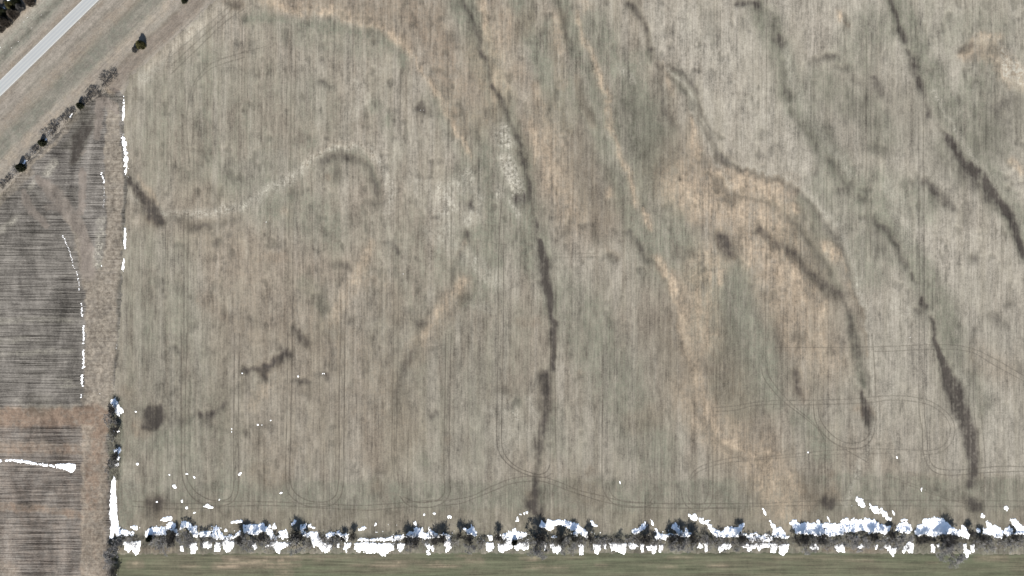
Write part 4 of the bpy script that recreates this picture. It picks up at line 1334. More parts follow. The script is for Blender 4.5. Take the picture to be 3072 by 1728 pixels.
# zone view hole shape | outline [/ outline]      zones: n above the hedgerow, s below it, f on the wheat, w along the west edge, h among the west shrubs, o elsewhere
SNOW = """
w L4 0 tall white drift widening to its foot|855,695 868,705 872,800 880,1000 890,1060 905,1080 900,1130 880,1150 862,1120 845,1170 822,1165 828,1120 832,1060 826,1000 830,850 838,740
n ZA .42 thin shaded drift at the field corner|215,430 240,390 300,375 380,400 440,420 460,440 400,450 330,450 240,470
n ZA 0 small comma shaped snow patch|405,345 440,325 475,335 490,380 470,390 440,370
n ZA 0 narrow slanting snow patch|750,255 820,225 870,220 910,205 920,240 860,275 800,268 755,272
n ZA 0 dome shaped snow drift|580,430 640,370 720,335 800,345 845,360 845,440 800,450 720,450 640,460 590,470
n ZA .25 forked shaded snow drift|850,310 910,290 970,300 965,350 990,400 1010,450 985,455 940,400 905,375 860,380
n ZA 0 hook shaped snow drift|1040,370 1060,280 1110,262 1140,290 1200,340 1240,330 1245,380 1280,440 1250,480 1200,460 1140,370 1095,350
n ZA .34 long ragged snow drift under brush|1270,420 1350,410 1430,390 1440,345 1520,340 1560,360 1500,400 1540,400 1580,430 1580,470 1700,450 1760,430 1770,400 1810,400 1800,450 1720,490 1640,510 1560,500 1480,500 1400,480 1290,470
n ZA 0 tiny pointed snow patch|1605,405 1620,368 1634,402
n ZA .3 thin snow streak|1695,280 1760,268 1830,258 1842,285 1770,292 1690,297
n ZA .2 broad snow drift striped by shadows|1850,320 1960,310 2050,310 2090,300 2150,350 2210,390 2230,450 2270,480 2260,520 2200,490 2140,420 2090,395 2030,440 1960,450 1900,420 1840,420
n ZA 0 little snow spot|2168,352 2185,312 2204,352
n ZA 0 little snow spot|2212,362 2250,312 2274,362 2235,374
n ZA .3 crumbling snow patch|2300,420 2390,380 2420,400 2425,480 2350,500 2300,470
n ZB 0 small snow patch before a tall bush|110,310 140,260 170,270 150,300 115,320
n ZB .38 broken snow drift in dark shade|205,380 230,320 290,310 290,350 260,385 290,420 340,410 345,460 310,480 230,440
n ZB .3 thin fading snow wisp|310,320 350,310 375,340 400,360 400,375 340,345
s ZB 0 big sloping snow drift|350,410 440,410 445,470 500,520 520,560 625,560 620,600 590,640 560,680 500,650 450,600 420,590 385,610 370,560 350,480
n ZB .28 rounded snow patch beside brush|550,450 600,415 655,420 655,450 560,490
n ZB 0 small square snow patch|690,400 720,395 715,445 685,440
n ZB .2 snow patch in half shadow|730,430 840,440 840,500 815,520 740,460
n ZB 0 leaf shaped snow patch|970,390 1010,345 1040,330 1070,355 1030,380
n ZB 0 sliver of snow|1176,332 1190,293 1198,312
n ZB .3 long low snow ribbon|960,500 1000,485 1100,505 1220,495 1330,480 1420,450 1500,460 1540,450 1560,475 1480,515 1300,520 1100,520 960,520
n ZB .12 wide snow drift with tree shadows|1560,470 1620,410 1690,400 1690,360 1790,365 1810,420 1870,420 1900,480 1830,500 1760,470 1720,480 1580,490
n ZB 0 short slanting snow patch|1680,285 1700,275 1725,330 1700,335
n ZB .12 wedge shaped snow drift|1865,370 1895,365 1940,420 2010,450 2010,480 1930,480 1890,420
s ZB .1 stepped snow drift|2010,440 2060,430 2140,460 2150,540 2150,610 2110,675 2090,670 2100,600 2065,590 2065,545 2110,520 2060,470
n ZB .22 curved shaded snow patch|2310,360 2400,370 2420,315 2470,380 2490,450 2470,465 2380,430 2330,380
n ZC .28 small crumbled snow patch|265,455 330,460 330,500 310,525 285,500
n ZC .15 star shaped snow drift|435,445 510,430 545,400 590,400 615,365 640,400 720,420 770,420 780,460 700,490 640,510 600,520 560,560 520,560 510,500 450,490
n ZC .3 little snow spot|640,270 660,210 680,265 655,278
n ZC .3 little snow spot|684,182 706,178 704,192
n ZC .3 little snow spot|735,165 748,160 745,188
n ZC .3 little snow spot|765,150 782,148 778,180
n ZC .06 long arch of snow|940,320 970,275 1020,290 1050,250 1100,270 1150,260 1200,250 1240,270 1280,260 1330,285 1420,310 1500,370 1540,410 1580,470 1550,500 1510,480 1460,430 1390,385 1330,380 1250,330 1210,305 1130,320 1080,395 1040,390 1020,350 950,345
n ZC 0 round blue shaded snow patch|1360,430 1400,400 1440,430 1420,460 1380,465
n ZC .35 faint snow patch|1090,480 1130,460 1165,480 1110,490
n ZC 0 narrow snow spot|1600,270 1620,270 1640,330 1610,315
n ZC 0 narrow snow spot|1650,315 1690,330 1660,340
n ZC 0 boot shaped snow drift|2130,380 2160,370 2200,390 2240,330 2300,290 2310,340 2270,380 2210,420 2170,440 2130,420
n ZD 0 slender snow spot|10,340 35,350 45,410 25,400
n ZD .2 diagonal snow drift with a ragged foot|55,440 90,460 110,510 160,530 330,530 330,550 240,550 200,590 130,590 80,590 60,560 90,520
n ZD .15 snow drift crossed by tree shadows|280,440 300,395 325,380 360,420 390,480 430,520 460,450 490,500 540,510 530,540 480,570 460,560 400,550 350,530 330,470
n ZD 0 double lobed snow patch|500,260 525,265 560,300 560,270 600,280 615,330 590,345 560,355 510,310
n ZD 0 snow patch with a curling tail|640,320 660,300 690,365 735,338 765,350 722,385 690,392 655,375
n ZD .08 long sagging snow drift|740,390 770,400 800,440 850,460 890,490 930,500 960,450 1010,430 1090,440 1150,430 1200,390 1210,420 1180,480 1150,520 1240,520 1230,550 1170,550 1100,560 1000,560 900,570 850,560 810,520 780,480
n ZD 0 needle of snow|1455,200 1470,220 1495,290 1470,260
n ZD 0 fan shaped snow drift|1545,355 1600,410 1620,450 1690,440 1750,500 1760,550 1780,560 1740,580 1680,570 1600,560 1570,500 1590,470 1560,400
n ZD .42 speckled snow under bare brush|1250,560 1300,530 1360,510 1430,550 1500,530 1580,560 1580,600 1500,620 1400,610 1300,610
n ZD 0 big smooth snow drift|1795,370 1840,335 1880,345 1920,400 2000,385 2100,380 2150,380 2170,330 2200,385 2240,392 2240,530 2150,550 2080,520 1980,520 1890,520 1850,430 1800,400
n ZD 0 short upright snow spot|2280,295 2310,340 2312,368 2290,330
n ZE 0 slanting leaf of snow|415,180 480,190 525,290 515,310 460,270 430,230
n ZE 0 teardrop of snow|585,265 630,300 680,290 715,340 700,385 660,390 620,340
n ZE 0 slanting tongue of snow|730,320 750,320 800,390 850,450 850,470 800,460 750,400
n ZE 0 small slanting snow spot|880,350 910,380 905,405 885,380
n ZE .05 longest snow drift with blue shade|10,560 10,520 120,520 210,520 240,470 290,455 340,490 370,440 390,470 500,470 530,445 640,460 680,500 750,530 850,560 855,600 800,650 720,630 600,640 500,600 400,620 300,620 200,660 60,680 10,640
n ZE .08 mushroom shaped snow drift|930,590 960,530 1020,510 1040,480 985,475 1040,455 1070,470 1060,500 1110,540 1130,600 1110,640 1040,630 980,620
n ZE .1 great domed snow drift|1170,620 1210,540 1270,510 1280,460 1350,450 1420,435 1510,450 1560,480 1600,530 1680,570 1720,600 1770,600 1780,530 1830,570 1880,660 1860,710 1790,700 1740,670 1620,650 1500,650 1400,690 1300,650 1230,670 1180,650
n ZE .1 small snow patch before a dark shrub|1960,590 2000,590 2020,630 1980,640
n ZE .1 loose snow spot|2010,420 2040,390 2080,430 2050,445 2020,440
n ZE 0 broad slanting snow drift|2050,480 2110,470 2150,530 2220,560 2270,570 2300,640 2290,710 2210,700 2160,660 2110,650 2050,640 2045,580 2100,570 2090,510
n ZE .12 rounded snow drift|2310,630 2340,570 2380,560 2420,590 2430,650 2360,680
n ZE 0 drift running off the right edge|2400,460 2460,450 2500,500 2576,580 2640,620 2640,650 2460,650 2480,600 2440,540 2405,490
n ZE 0 round snow spot far from the brush|2320,310 2350,295 2370,320 2350,350 2325,330
s ZA 0 two toothed snow patch|325,545 420,530 515,530 510,620 495,690 460,705 430,680 410,610 370,665 320,640
s ZA .1 narrow snow tooth|1025,590 1065,580 1075,655 1045,650
s ZA 0 tall snow tooth|1145,560 1250,555 1250,620 1215,695 1175,685 1160,600
s ZA 0 low rounded snow patch|1300,570 1330,535 1430,545 1430,600 1390,625 1340,605
s ZA 0 upright snow patch|1490,550 1558,550 1553,620 1530,660 1495,650
s ZA 0 triangular snow patch|1566,548 1620,515 1730,540 1700,610 1660,665 1620,660 1590,600
s ZA .25 faint snow patch|1955,570 2000,555 2025,600 2000,640 1965,600
s ZA .1 wide winged snow patch|2130,580 2230,540 2350,545 2450,560 2380,610 2330,640 2300,680 2270,650 2240,590 2140,600
s ZB .1 small narrow snow spot|692,560 717,560 714,612 694,607
s ZB .1 slanting snow tooth|800,555 860,555 860,590 830,620 810,670 790,630
s ZB 0 longest unbroken snow bank|905,555 1100,548 1420,560 1420,640 1380,660 1330,700 1280,720 1230,670 1160,680 1080,680 1020,640 970,670 920,620
s ZB 0 pointed snow tooth|1465,565 1555,565 1535,620 1510,675 1490,640
s ZB .3 thin speckled snow streak|1830,570 1880,570 1880,605 1885,700 1850,695 1850,605
s ZB .1 oval snow patch|1895,590 1930,575 1950,630 1920,655 1900,620
s ZC 0 jug shaped snow patch|250,550 340,550 355,600 320,630 310,665 275,665 260,600
s ZC 0 broad snow bank with a sloping base|405,570 500,560 580,570 600,590 560,630 500,645 460,670 425,665 405,620
s ZC 0 broad snow bank with a toothed base|615,590 680,555 800,550 800,630 770,635 735,640 680,625 650,640
s ZC .1 slim snow splinter|1005,560 1030,555 1005,650
s ZC .12 snow patch with three prongs|1075,570 1130,560 1140,600 1220,560 1215,650 1190,670 1170,690 1120,650 1085,600
s ZC .05 tall upright snow block|1445,580 1505,570 1500,690 1460,700 1450,640
s ZC .1 tapering snow block|1640,570 1730,570 1720,630 1680,690 1655,680
s ZC .1 small tapered snow tooth|1755,570 1795,565 1790,625 1770,610
s ZC .05 large snow bank sloping to the right|1840,560 2070,560 2050,640 2030,690 1985,685 1930,660 1870,650 1840,600
s ZC .15 rounded snow tooth|2090,560 2160,560 2200,575 2215,600 2180,590 2140,630 2100,625
s ZC 0 lopsided snow tooth|2240,570 2290,570 2280,670 2245,670
s ZC 0 squat snow tooth|2315,590 2378,580 2370,640 2330,640
s ZC 0 leaning snow tooth|2392,590 2445,575 2430,660 2400,690 2380,650
s ZC 0 short snow tooth|2480,580 2525,575 2520,635 2480,630
s ZC 0 short snow tooth|2474,645 2496,645 2496,672 2476,672
s ZD .05 curved snow patch|875,700 930,650 1000,640 1050,680 1010,715 960,700 940,740 890,755
s ZD .1 hooked snow patch|1155,680 1250,650 1310,660 1310,720 1270,750 1240,700 1170,695
s ZD .12 ragged snow patch under speckled brush|1320,660 1450,640 1550,640 1552,700 1480,690 1440,690 1410,740 1380,690 1330,710
s ZD 0 pointed snow drift|1560,645 1640,650 1635,700 1620,765 1590,772 1560,740
s ZD 0 largest heart shaped snow drift|1650,680 1720,650 1780,660 1780,740 1710,795 1660,760
s ZD .1 flat snow patch|2050,670 2130,650 2165,680 2160,710 2090,720
s ZD 0 notched snow patch|2385,680 2440,660 2480,650 2505,690 2500,755 2450,735 2400,750
s ZD .25 broken snow patch|610,700 640,640 650,660 690,640 690,700 655,705 620,705
s ZD .1 upright snow splinter|705,650 740,630 735,740 715,750
s ZE .05 flat slanting snow spot|415,820 480,780 520,800 510,825 430,830
s ZE 0 little oval snow spot|655,810 690,790 685,830 665,850
s ZE 0 hanging snow spot|775,820 800,790 806,832
s ZE 0 snow patch like a wishbone|820,820 840,800 870,860 900,825 930,830 920,890 890,930 850,900
s ZE 0 tall notched snow drift|1010,880 1060,780 1110,750 1150,770 1145,870 1095,900 1060,860 1030,890
s ZE .15 mottled snow patch|1375,780 1410,775 1430,820 1405,885 1380,880
s ZE .15 mottled snow patch|1450,790 1480,780 1470,820
s ZE .15 snow patch with a hanging tail|1785,785 1830,780 1838,840 1870,880 1860,940 1840,950 1815,890 1800,820
s ZE .1 pinkish upright snow patch|1885,800 1935,785 1930,880 1905,890
w N1 0 slim upper drift ending in a point|935,715 940,800 942,870 930,910 920,900 928,800
w N1 .16 long upper drift widest at its head|918,1040 940,1020 950,1070 960,1140 968,1200 968,1300 960,1335 950,1300 940,1200 928,1100
w L2 .26 slim middle drift with a frayed edge|1405,690 1430,690 1425,800 1430,920 1410,930 1398,850 1405,760
w L2 .2 short lower sliver|1400,1030 1415,1040 1410,1130 1395,1185 1380,1160
h R5 0 leaning snow block|195,180 210,120 280,80 310,150 340,230 420,300 430,350 370,365 340,405 300,370 250,280 225,220 230,190
h R5 .1 small snow spot|240,690 265,650 280,670 255,700
h R5 .1 small snow spot|295,690 345,665 350,690 310,705
h R5 .3 broken strip of snow|255,1070 260,1020 320,1000 360,950 375,1040 345,1110 360,1135 340,1220 300,1190 330,1110 315,1090 330,1030/275,1310 300,1260 340,1260 330,1300 290,1315
r L4 .36 long thin snow line along the rows|-40,578 90,572 170,575 200,583 280,594 310,603 410,613 410,628 315,618 200,599 90,584 -40,590
r L4 .1 striped snow wedge|415,610 520,600 570,615 565,650 540,675 490,650 430,635
f V7 0 oval snow patch|545,1145 565,1142 580,1160 578,1172 560,1168 545,1155
f V7 .1 largest snow patch with a thin tail|755,1308 790,1302 805,1284 822,1290 864,1312 850,1322 820,1318 800,1310
f V7 0 bean shaped snow patch|1038,1068 1050,1052 1070,1048 1070,1058 1048,1076
f V7 0 small round snow spot|278,592 268,583 263,592 270,600
f V7 .1 pinkish snow spot|272,985 285,975 296,988 282,997
f V7 0 tiny triangular snow spot|645,1064 656,1050 669,1066
f V7 .3 faded snow spot|700,1080 712,1074 722,1092 710,1100
f V7 0 little snow spot|515,1064 524,1060 532,1070 524,1076
f V7 .2 dim snow spot|418,1270 432,1264 440,1276 424,1280
f V7 .1 ragged snow spot|610,1262 622,1256 628,1272 616,1280
f V7 .1 square snow spot|644,1312 660,1306 664,1324 648,1328
f V7 0 slanting snow spot|702,1356 712,1346 724,1350 710,1362
f V7 0 leaf shaped snow spot|892,1258 904,1244 908,1256 898,1264
f V7 .15 curled snow spot|1354,1206 1368,1194 1384,1202 1366,1214
f V7 0 bright snow spot|1180,684 1196,684 1196,698 1180,698
f V7 0 bright snow spot|1212,690 1222,686 1228,696 1216,698
f V7 0 bright snow fleck|1280,658 1290,650 1296,660 1284,664
f V7 0 small bright snow fleck|985,722 994,714 994,728
f V7 0 small bright snow fleck|984,744 994,738 994,752
f V7 0 bright snow dot|1486,322 1496,316 1504,328 1492,330
f V7 .1 double snow dot|1066,300 1074,296 1078,304 1072,310 1066,306
f V7 .1 grain of snow|1674,300 1682,298 1683,308 1675,309
f V7 .1 grain of snow|1688,299 1694,299 1694,309 1688,309
f V8 .15 snow spot near the headland tracks|1654,1118 1662,1112 1668,1138 1660,1142
f V8 .1 shapeless snow spot|358,1378 374,1370 392,1380 384,1396 364,1396
f V8 .15 small crumbly snow spot|246,1358 258,1346 272,1358 260,1370
f V8 .15 thin crumbly snow spot|172,1368 184,1352 192,1370 180,1378
f V9 0 tall oval snow spot|1612,930 1620,926 1626,942 1616,952
f V9 .1 curved upright snow spot|1796,1176 1806,1160 1808,1166 1802,1196
f V9 0 pinkish pebble sized snow spot|940,895 950,893 953,902 942,905
c R2 .05 blue snow patch among cedars|20,200 80,170 150,230 140,245 60,230
c R2 .05 bright snow patch among cedars|160,10 200,-20 280,-10 262,30 180,30
v N1 0 sharp snow streak beside a dark cedar|163,1244 192,1208 203,1213 178,1242
v N1 .1 little snow streak behind a cedar|330,1066 345,1046 356,1046 350,1060
v N1 .1 faint snow mark by a bare shrub|520,885 548,852 545,868 528,892
"""
ZONE = {'n': ('north of the hedgerow', 'west', 'east', 0, 'snow drifts above the hedgerow'),
        's': ('south of the hedgerow', 'west', 'east', 0, 'snow patches below the hedgerow'),
        'w': ('on the stubble boundary', 'north', 'south', 1, 'snow drifts along the stubble boundary'),
        'h': ('among the western shrubs', 'north', 'south', 1, 'snow among the western shrubs'),
        'r': ('across the stubble rows', 'west', 'east', 0, 'snow lying across the stubble rows'),
        'f': ('on the open wheat', 'west', 'east', 0, 'small snow patches on the open wheat'),
        'c': ('in the top left corner', 'west', 'east', 0, 'snow among the corner cedars'),
        'v': ('in the fence row', 'west', 'east', 0, 'snow in the fence row')}
items = []
for k, ln in enumerate(SNOW.strip().splitlines()):
    hd, pt = ln.split('|')
    z, v, h, shape = hd.split(' ', 3)
    polys = [[q[:2] for q in tr(v, [tuple(float(c) for c in p.split(',')) for p in part.split()])] for part in pt.split('/')]
    co, fc, (cx, cy) = snow_mesh(polys, 1000 + 17 * k, rag=3.0 if z in 'ns' else 3.6 if z == 'w' and k else 2.0, hole=float(h), deep=.30 if z in 'nsw' else .16, grow=.7 if z in 'nsh' else -.45 if z == 'f' else -.25 if z == 'w' else .1)
    if co is None:
        continue
    items.append((z, shape, co, fc, cx, cy))
for z, (where, a, b, ax, grp) in ZONE.items():
    mine = sorted([t for t in items if t[0] == z], key=lambda t: t[4 + ax])
    for i, (_, shape, co, fc, cx, cy) in enumerate(mine):
        x, y = W(cx, cy)
        o = obj('snow_patch', mesh_from('snow_patch', co, fc, MS), loc=(x, y, ground_z(cx, cy)))
        tag(o, '%s %s, %s' % (shape, where, place_word(i, len(mine), a, b)), 'snow patch', grp)

# loose flecks of snow left in the furrows and under the brush: past counting
fl = []
DASH = [('L2', [(710, 783), (735, 830), (760, 880), (780, 930), (800, 1012), (820, 1080), (835, 1135), (870, 1190), (880, 1250), (895, 1330), (900, 1410)], 2.4),
        ('L3', [(918, 190), (930, 260), (930, 345)], 3.4), ('L3', [(943, 445), (948, 500), (952, 580), (945, 625), (943, 660)], 4.2), ('L3', [(945, 720), (948, 790), (945, 870), (942, 940)], 4.6),
        ('L3', [(935, 1000), (932, 1060), (930, 1140)], 4.4), ('L3', [(920, 1205), (918, 1270)], 3.2), ('L2', [(1160, 70), (1160, 125), (1175, 150), (1182, 195)], 3.6), ('L2', [(1184, 232), (1178, 370), (1170, 470)], 1.4), ('L2', [(1150, 1120), (1160, 1135)], 2)]
for v, pts, r in DASH:
    P_ = tr(v, pts)
    for (x0, y0), (x1, y1) in zip(P_[:-1], P_[1:]):
        n = max(2, int(abs(y1 - y0) / 3.74))
        for t in range(n):
            if RNG.random() < .92:
                fl.append((x0 + (x1 - x0) * t / n + RNG.normal() * 1.1, y0 + (y1 - y0) * t / n, r * (.65 + .6 * RNG.random()), .5))
for _ in range(900):
    x = 330 + RNG.random() * 2740
    y = 1611 + RNG.normal() * 11
    if vnoise(60, 40, 77, np.array([x]), np.array([y]))[0, 0] > .52:
        fl.append((x, y, .5 + 1.3 * RNG.random() ** 2, 1.0))
for x, y in ((83, 53), (72, 66), (96, 84), (124, 45), (238, 69), (55, 125), (34, 143), (1, 142), (340, 1650), (356, 1648), (378, 1642), (352, 1655), (368, 1633), (349, 1724), (1262, 331), (1271, 331), (798, 666), (1210, 822), (2730, 1012), (300, 1181), (351, 1035), (349, 1044),
             (2785, 1544), (1190, 1575), (1165, 1574), (970, 1590), (2555, 1517), (2775, 1470)):
    fl.append((x, y, .6 + .7 * RNG.random(), 1.0))
vv, ff = [], []
for x, y, r, e in fl:
    b0 = len(vv)
    gz = ground_z(x, y)
    wx, wy = W(x, y)
    for k in range(6):
        a_ = k * PI / 3
        rr = r * S * (.7 + .6 * RNG.random())
        vv.append((wx + rr * math.cos(a_), wy + rr * e * math.sin(a_), gz - .05))
    vv.append((wx, wy, gz + .12))
    for k in range(6):
        ff.append((b0 + k, b0 + (k + 1) % 6, b0 + 6))
tag(obj('snow_flecks', mesh_from('snow_flecks', np.array(vv), np.array(ff), MS, k=3)), 'scattered flecks of old snow in furrows and under brush', 'snow', kind='stuff')


# ------------------------------------------------------------------ trees and shrubs
def wood_mat(name, a, b, sc=3.0):
    N = Nodes(name, .9)
    n = N.noise(N.co(1, 1, 1), sc, 3, .6)
    return N.done(N.mix(N.ramp(n, .3, .7), a, b))


M_BARK = wood_mat('grey_bark', alb(92, 84, 78), alb(130, 122, 114))
M_TWIG = wood_mat('grey_twigs', alb(168, 165, 162), alb(214, 210, 206), .6)
M_TWIGD = wood_mat('brown_twigs', alb(84, 81, 79), alb(128, 124, 120), .6)
M_TWIGP = wood_mat('pale_twigs', alb(172, 168, 162), alb(200, 196, 190), .6)
M_BRUSH = wood_mat('dead_brush', alb(128, 122, 110), alb(176, 168, 152), .25)


def leaf_mat(name, a, b):
    N = Nodes(name, .7)
    n = N.noise(N.co(1, 1, 1), 1.1, 3, .65)
    return N.done(N.mix(N.ramp(n, .32, .68), (*a, 1), (*b, 1)))


M_CEDAR = {'olive': leaf_mat('olive_cedar', (0.0275, 0.0264, 0.0099), (0.0660, 0.0605, 0.0253)), 'dark': leaf_mat('dark_cedar', (0.0099, 0.0121, 0.0066), (0.0303, 0.0319, 0.0165)), 'bronze': leaf_mat('bronze_cedar', (0.0248, 0.0198, 0.0154), (0.0633, 0.0528, 0.0440)), 'grey': leaf_mat('grey_cedar', (0.0330, 0.0319, 0.0303), (0.0825, 0.0781, 0.0759))}


def segs_mesh(name, segs, mat, sides=3):
    A = np.array([s[0] for s in segs])
    B = np.array([s[1] for s in segs])
    ra = np.array([s[2] for s in segs])[:, None]
    rb = np.array([s[3] for s in segs])[:, None]
    D = B - A
    D = D / (np.linalg.norm(D, axis=1, keepdims=True) + 1e-9)
    up = np.where(np.abs(D[:, 2:3]) > .9, np.array([[1., 0, 0]]), np.array([[0, 0, 1.]]))
    U = np.cross(D, up)
    U /= np.linalg.norm(U, axis=1, keepdims=True) + 1e-9
    V = np.cross(D, U)
    ring = []
    for P_, r in ((A, ra), (B, rb)):
        for k in range(sides):
            a_ = 2 * PI * k / sides
            ring.append(P_ + r * (math.cos(a_) * U + math.sin(a_) * V))
    n = len(segs)
    co = np.stack(ring, 1).reshape(-1, 3)
    base = np.arange(n)[:, None] * (2 * sides)
    f = np.concatenate([base + np.array([[k, (k + 1) % sides, sides + (k + 1) % sides, sides + k]]) for k in range(sides)], 0)
    return mesh_from(name, co, f, mat)


def rot_about(d, spread, rng):
    d = d / np.linalg.norm(d)
    u = np.cross(d, [0, 0, 1.0] if abs(d[2]) < .95 else [1.0, 0, 0])
    u /= np.linalg.norm(u)
    v = np.cross(d, u)
    a_ = rng.random() * 2 * PI
    return d * math.cos(spread) + (u * math.cos(a_) + v * math.sin(a_)) * math.sin(spread)


def bare_proto(seed, stems, levels, h=6.0, lean=.55, kids=3, twig=.03, trunk=.09, single=False, mat=None, sl=.36):
    """leafless tree or shrub of about h metres: thick stems in one mesh, fine twigs in another"""
    rng = np.random.default_rng(seed)
    thick, thin = [], []

    def grow(p, d, ln, r, lv):
        n = 2 if lv >= levels - 2 else 1
        for _ in range(n):
            d2 = rot_about(d, .18 * rng.random(), rng)
            q = p + d2 * ln / n
            (thick if lv >= levels - 2 else thin).append((p, q, r, r * .75))
            p, d, r = q, d2, r * .78
        if lv == 0:
            return
        m = kids + (1 if rng.random() < .5 else 0)
        for _ in range(m):
            nd = rot_about(d, .35 + .5 * rng.random(), rng) + np.array([0, 0, .16])
            st = p - d * ln / n * .5 * rng.random()
            grow(st, nd / np.linalg.norm(nd), ln * (.55 + .25 * rng.random()), max(twig * .5, r * .62), lv - 1)

    if single:
        top = np.array([.1, .1, h * .28])
        thick.append((np.zeros(3), top, trunk * 1.6, trunk * 1.3))
        start = top
    for s in range(stems):
        a_ = 2 * PI * (s + rng.random() * .7) / stems
        t = lean * (.35 + .9 * rng.random())
        d = np.array([math.cos(a_) * math.sin(t), math.sin(a_) * math.sin(t), math.cos(t)])
        p = start if single else np.array([math.cos(a_), math.sin(a_), 0]) * .35 * rng.random()
        grow(p, d, h * (sl if not single else .28) * (.8 + .4 * rng.random()), trunk, levels)
    zs = max(max(s[1][2] for s in thin), 1)
    rr = np.percentile([math.hypot(s[1][0], s[1][1]) for s in thin], 92)
    k = np.array([1 / rr, 1 / rr, 1 / zs])                       # normalised: crown radius 1, height 1
    sc = lambda S_: [(a * k, b * k, r / rr, r2 / rr) for a, b, r, r2 in S_]
    return segs_mesh('trunk', sc(thick), M_BARK, 5), segs_mesh('branches', sc(thin), mat or M_TWIG, 3)


def cedar_proto(seed, mat):
    rng = np.random.default_rng(seed)
    tr_ = segs_mesh('trunk', [(np.zeros(3), np.array([0, 0, .45]), .06, .05), (np.array([0, 0, .45]), np.array([.01, .01, .9]), .05, .015)], M_BARK, 7)
    co, fc = [], []
    lob = rng.random(9) * .35 + .78
    for c in range(420):
        z = rng.random() ** .8
        a_ = rng.random() * 2 * PI
        prof = (1 - z) ** .62 * (1 - .75 * max(0, .12 - z) / .12)
        r = prof * lob[int(a_ / (2 * PI) * 9) % 9] * (.55 + .45 * rng.random() ** .4)
        ctr = np.array([r * math.cos(a_), r * math.sin(a_), .06 + .94 * z])
        out = np.array([math.cos(a_), math.sin(a_), .45])
        for _ in range(11):
            p = ctr + rng.normal(size=3) * np.array([.075, .075, .045])
            d = out + rng.normal(size=3) * .6
            d /= np.linalg.norm(d)
            s_ = np.cross(d, rng.normal(size=3))
            s_ /= np.linalg.norm(s_)
            L_, w_ = .10 + .09 * rng.random(), .03 + .025 * rng.random()
            b0 = len(co)
            co += [p - s_ * w_, p + s_ * w_, p + d * L_ + s_ * w_ * .3, p + d * L_ - s_ * w_ * .3]
            fc.append((b0, b0 + 1, b0 + 2, b0 + 3))
    return tr_, mesh_from('foliage', np.array(co), np.array(fc), mat, smooth=False)


PROTO = {
    'shrub': [bare_proto(11 + i, 7, 4, lean=.7, kids=3, twig=.058, trunk=.11) for i in range(4)],
    'dark': [bare_proto(31 + i, 15, 3, lean=.5, kids=4, twig=.09, trunk=.15, mat=M_TWIGD, sl=.62) for i in range(3)],
    'tree': [bare_proto(51 + i, 5, 5, h=9, lean=.8, kids=3, twig=.058, trunk=.2, single=True) for i in range(3)],
    'scrub': [bare_proto(61 + i, 10, 4, lean=.75, kids=3, twig=.06, mat=M_TWIGD) for i in range(2)],
    'pale': [bare_proto(71 + i, 9, 4, lean=.9, kids=3, twig=.04, mat=M_TWIGP) for i in range(2)],
    'olive': [cedar_proto(81, M_CEDAR['olive'])], 'cedar': [cedar_proto(82 + i, M_CEDAR['dark']) for i in range(2)],
    'bronze': [cedar_proto(91 + i, M_CEDAR['bronze']) for i in range(2)], 'greyc': [cedar_proto(95, M_CEDAR['grey'])],
}
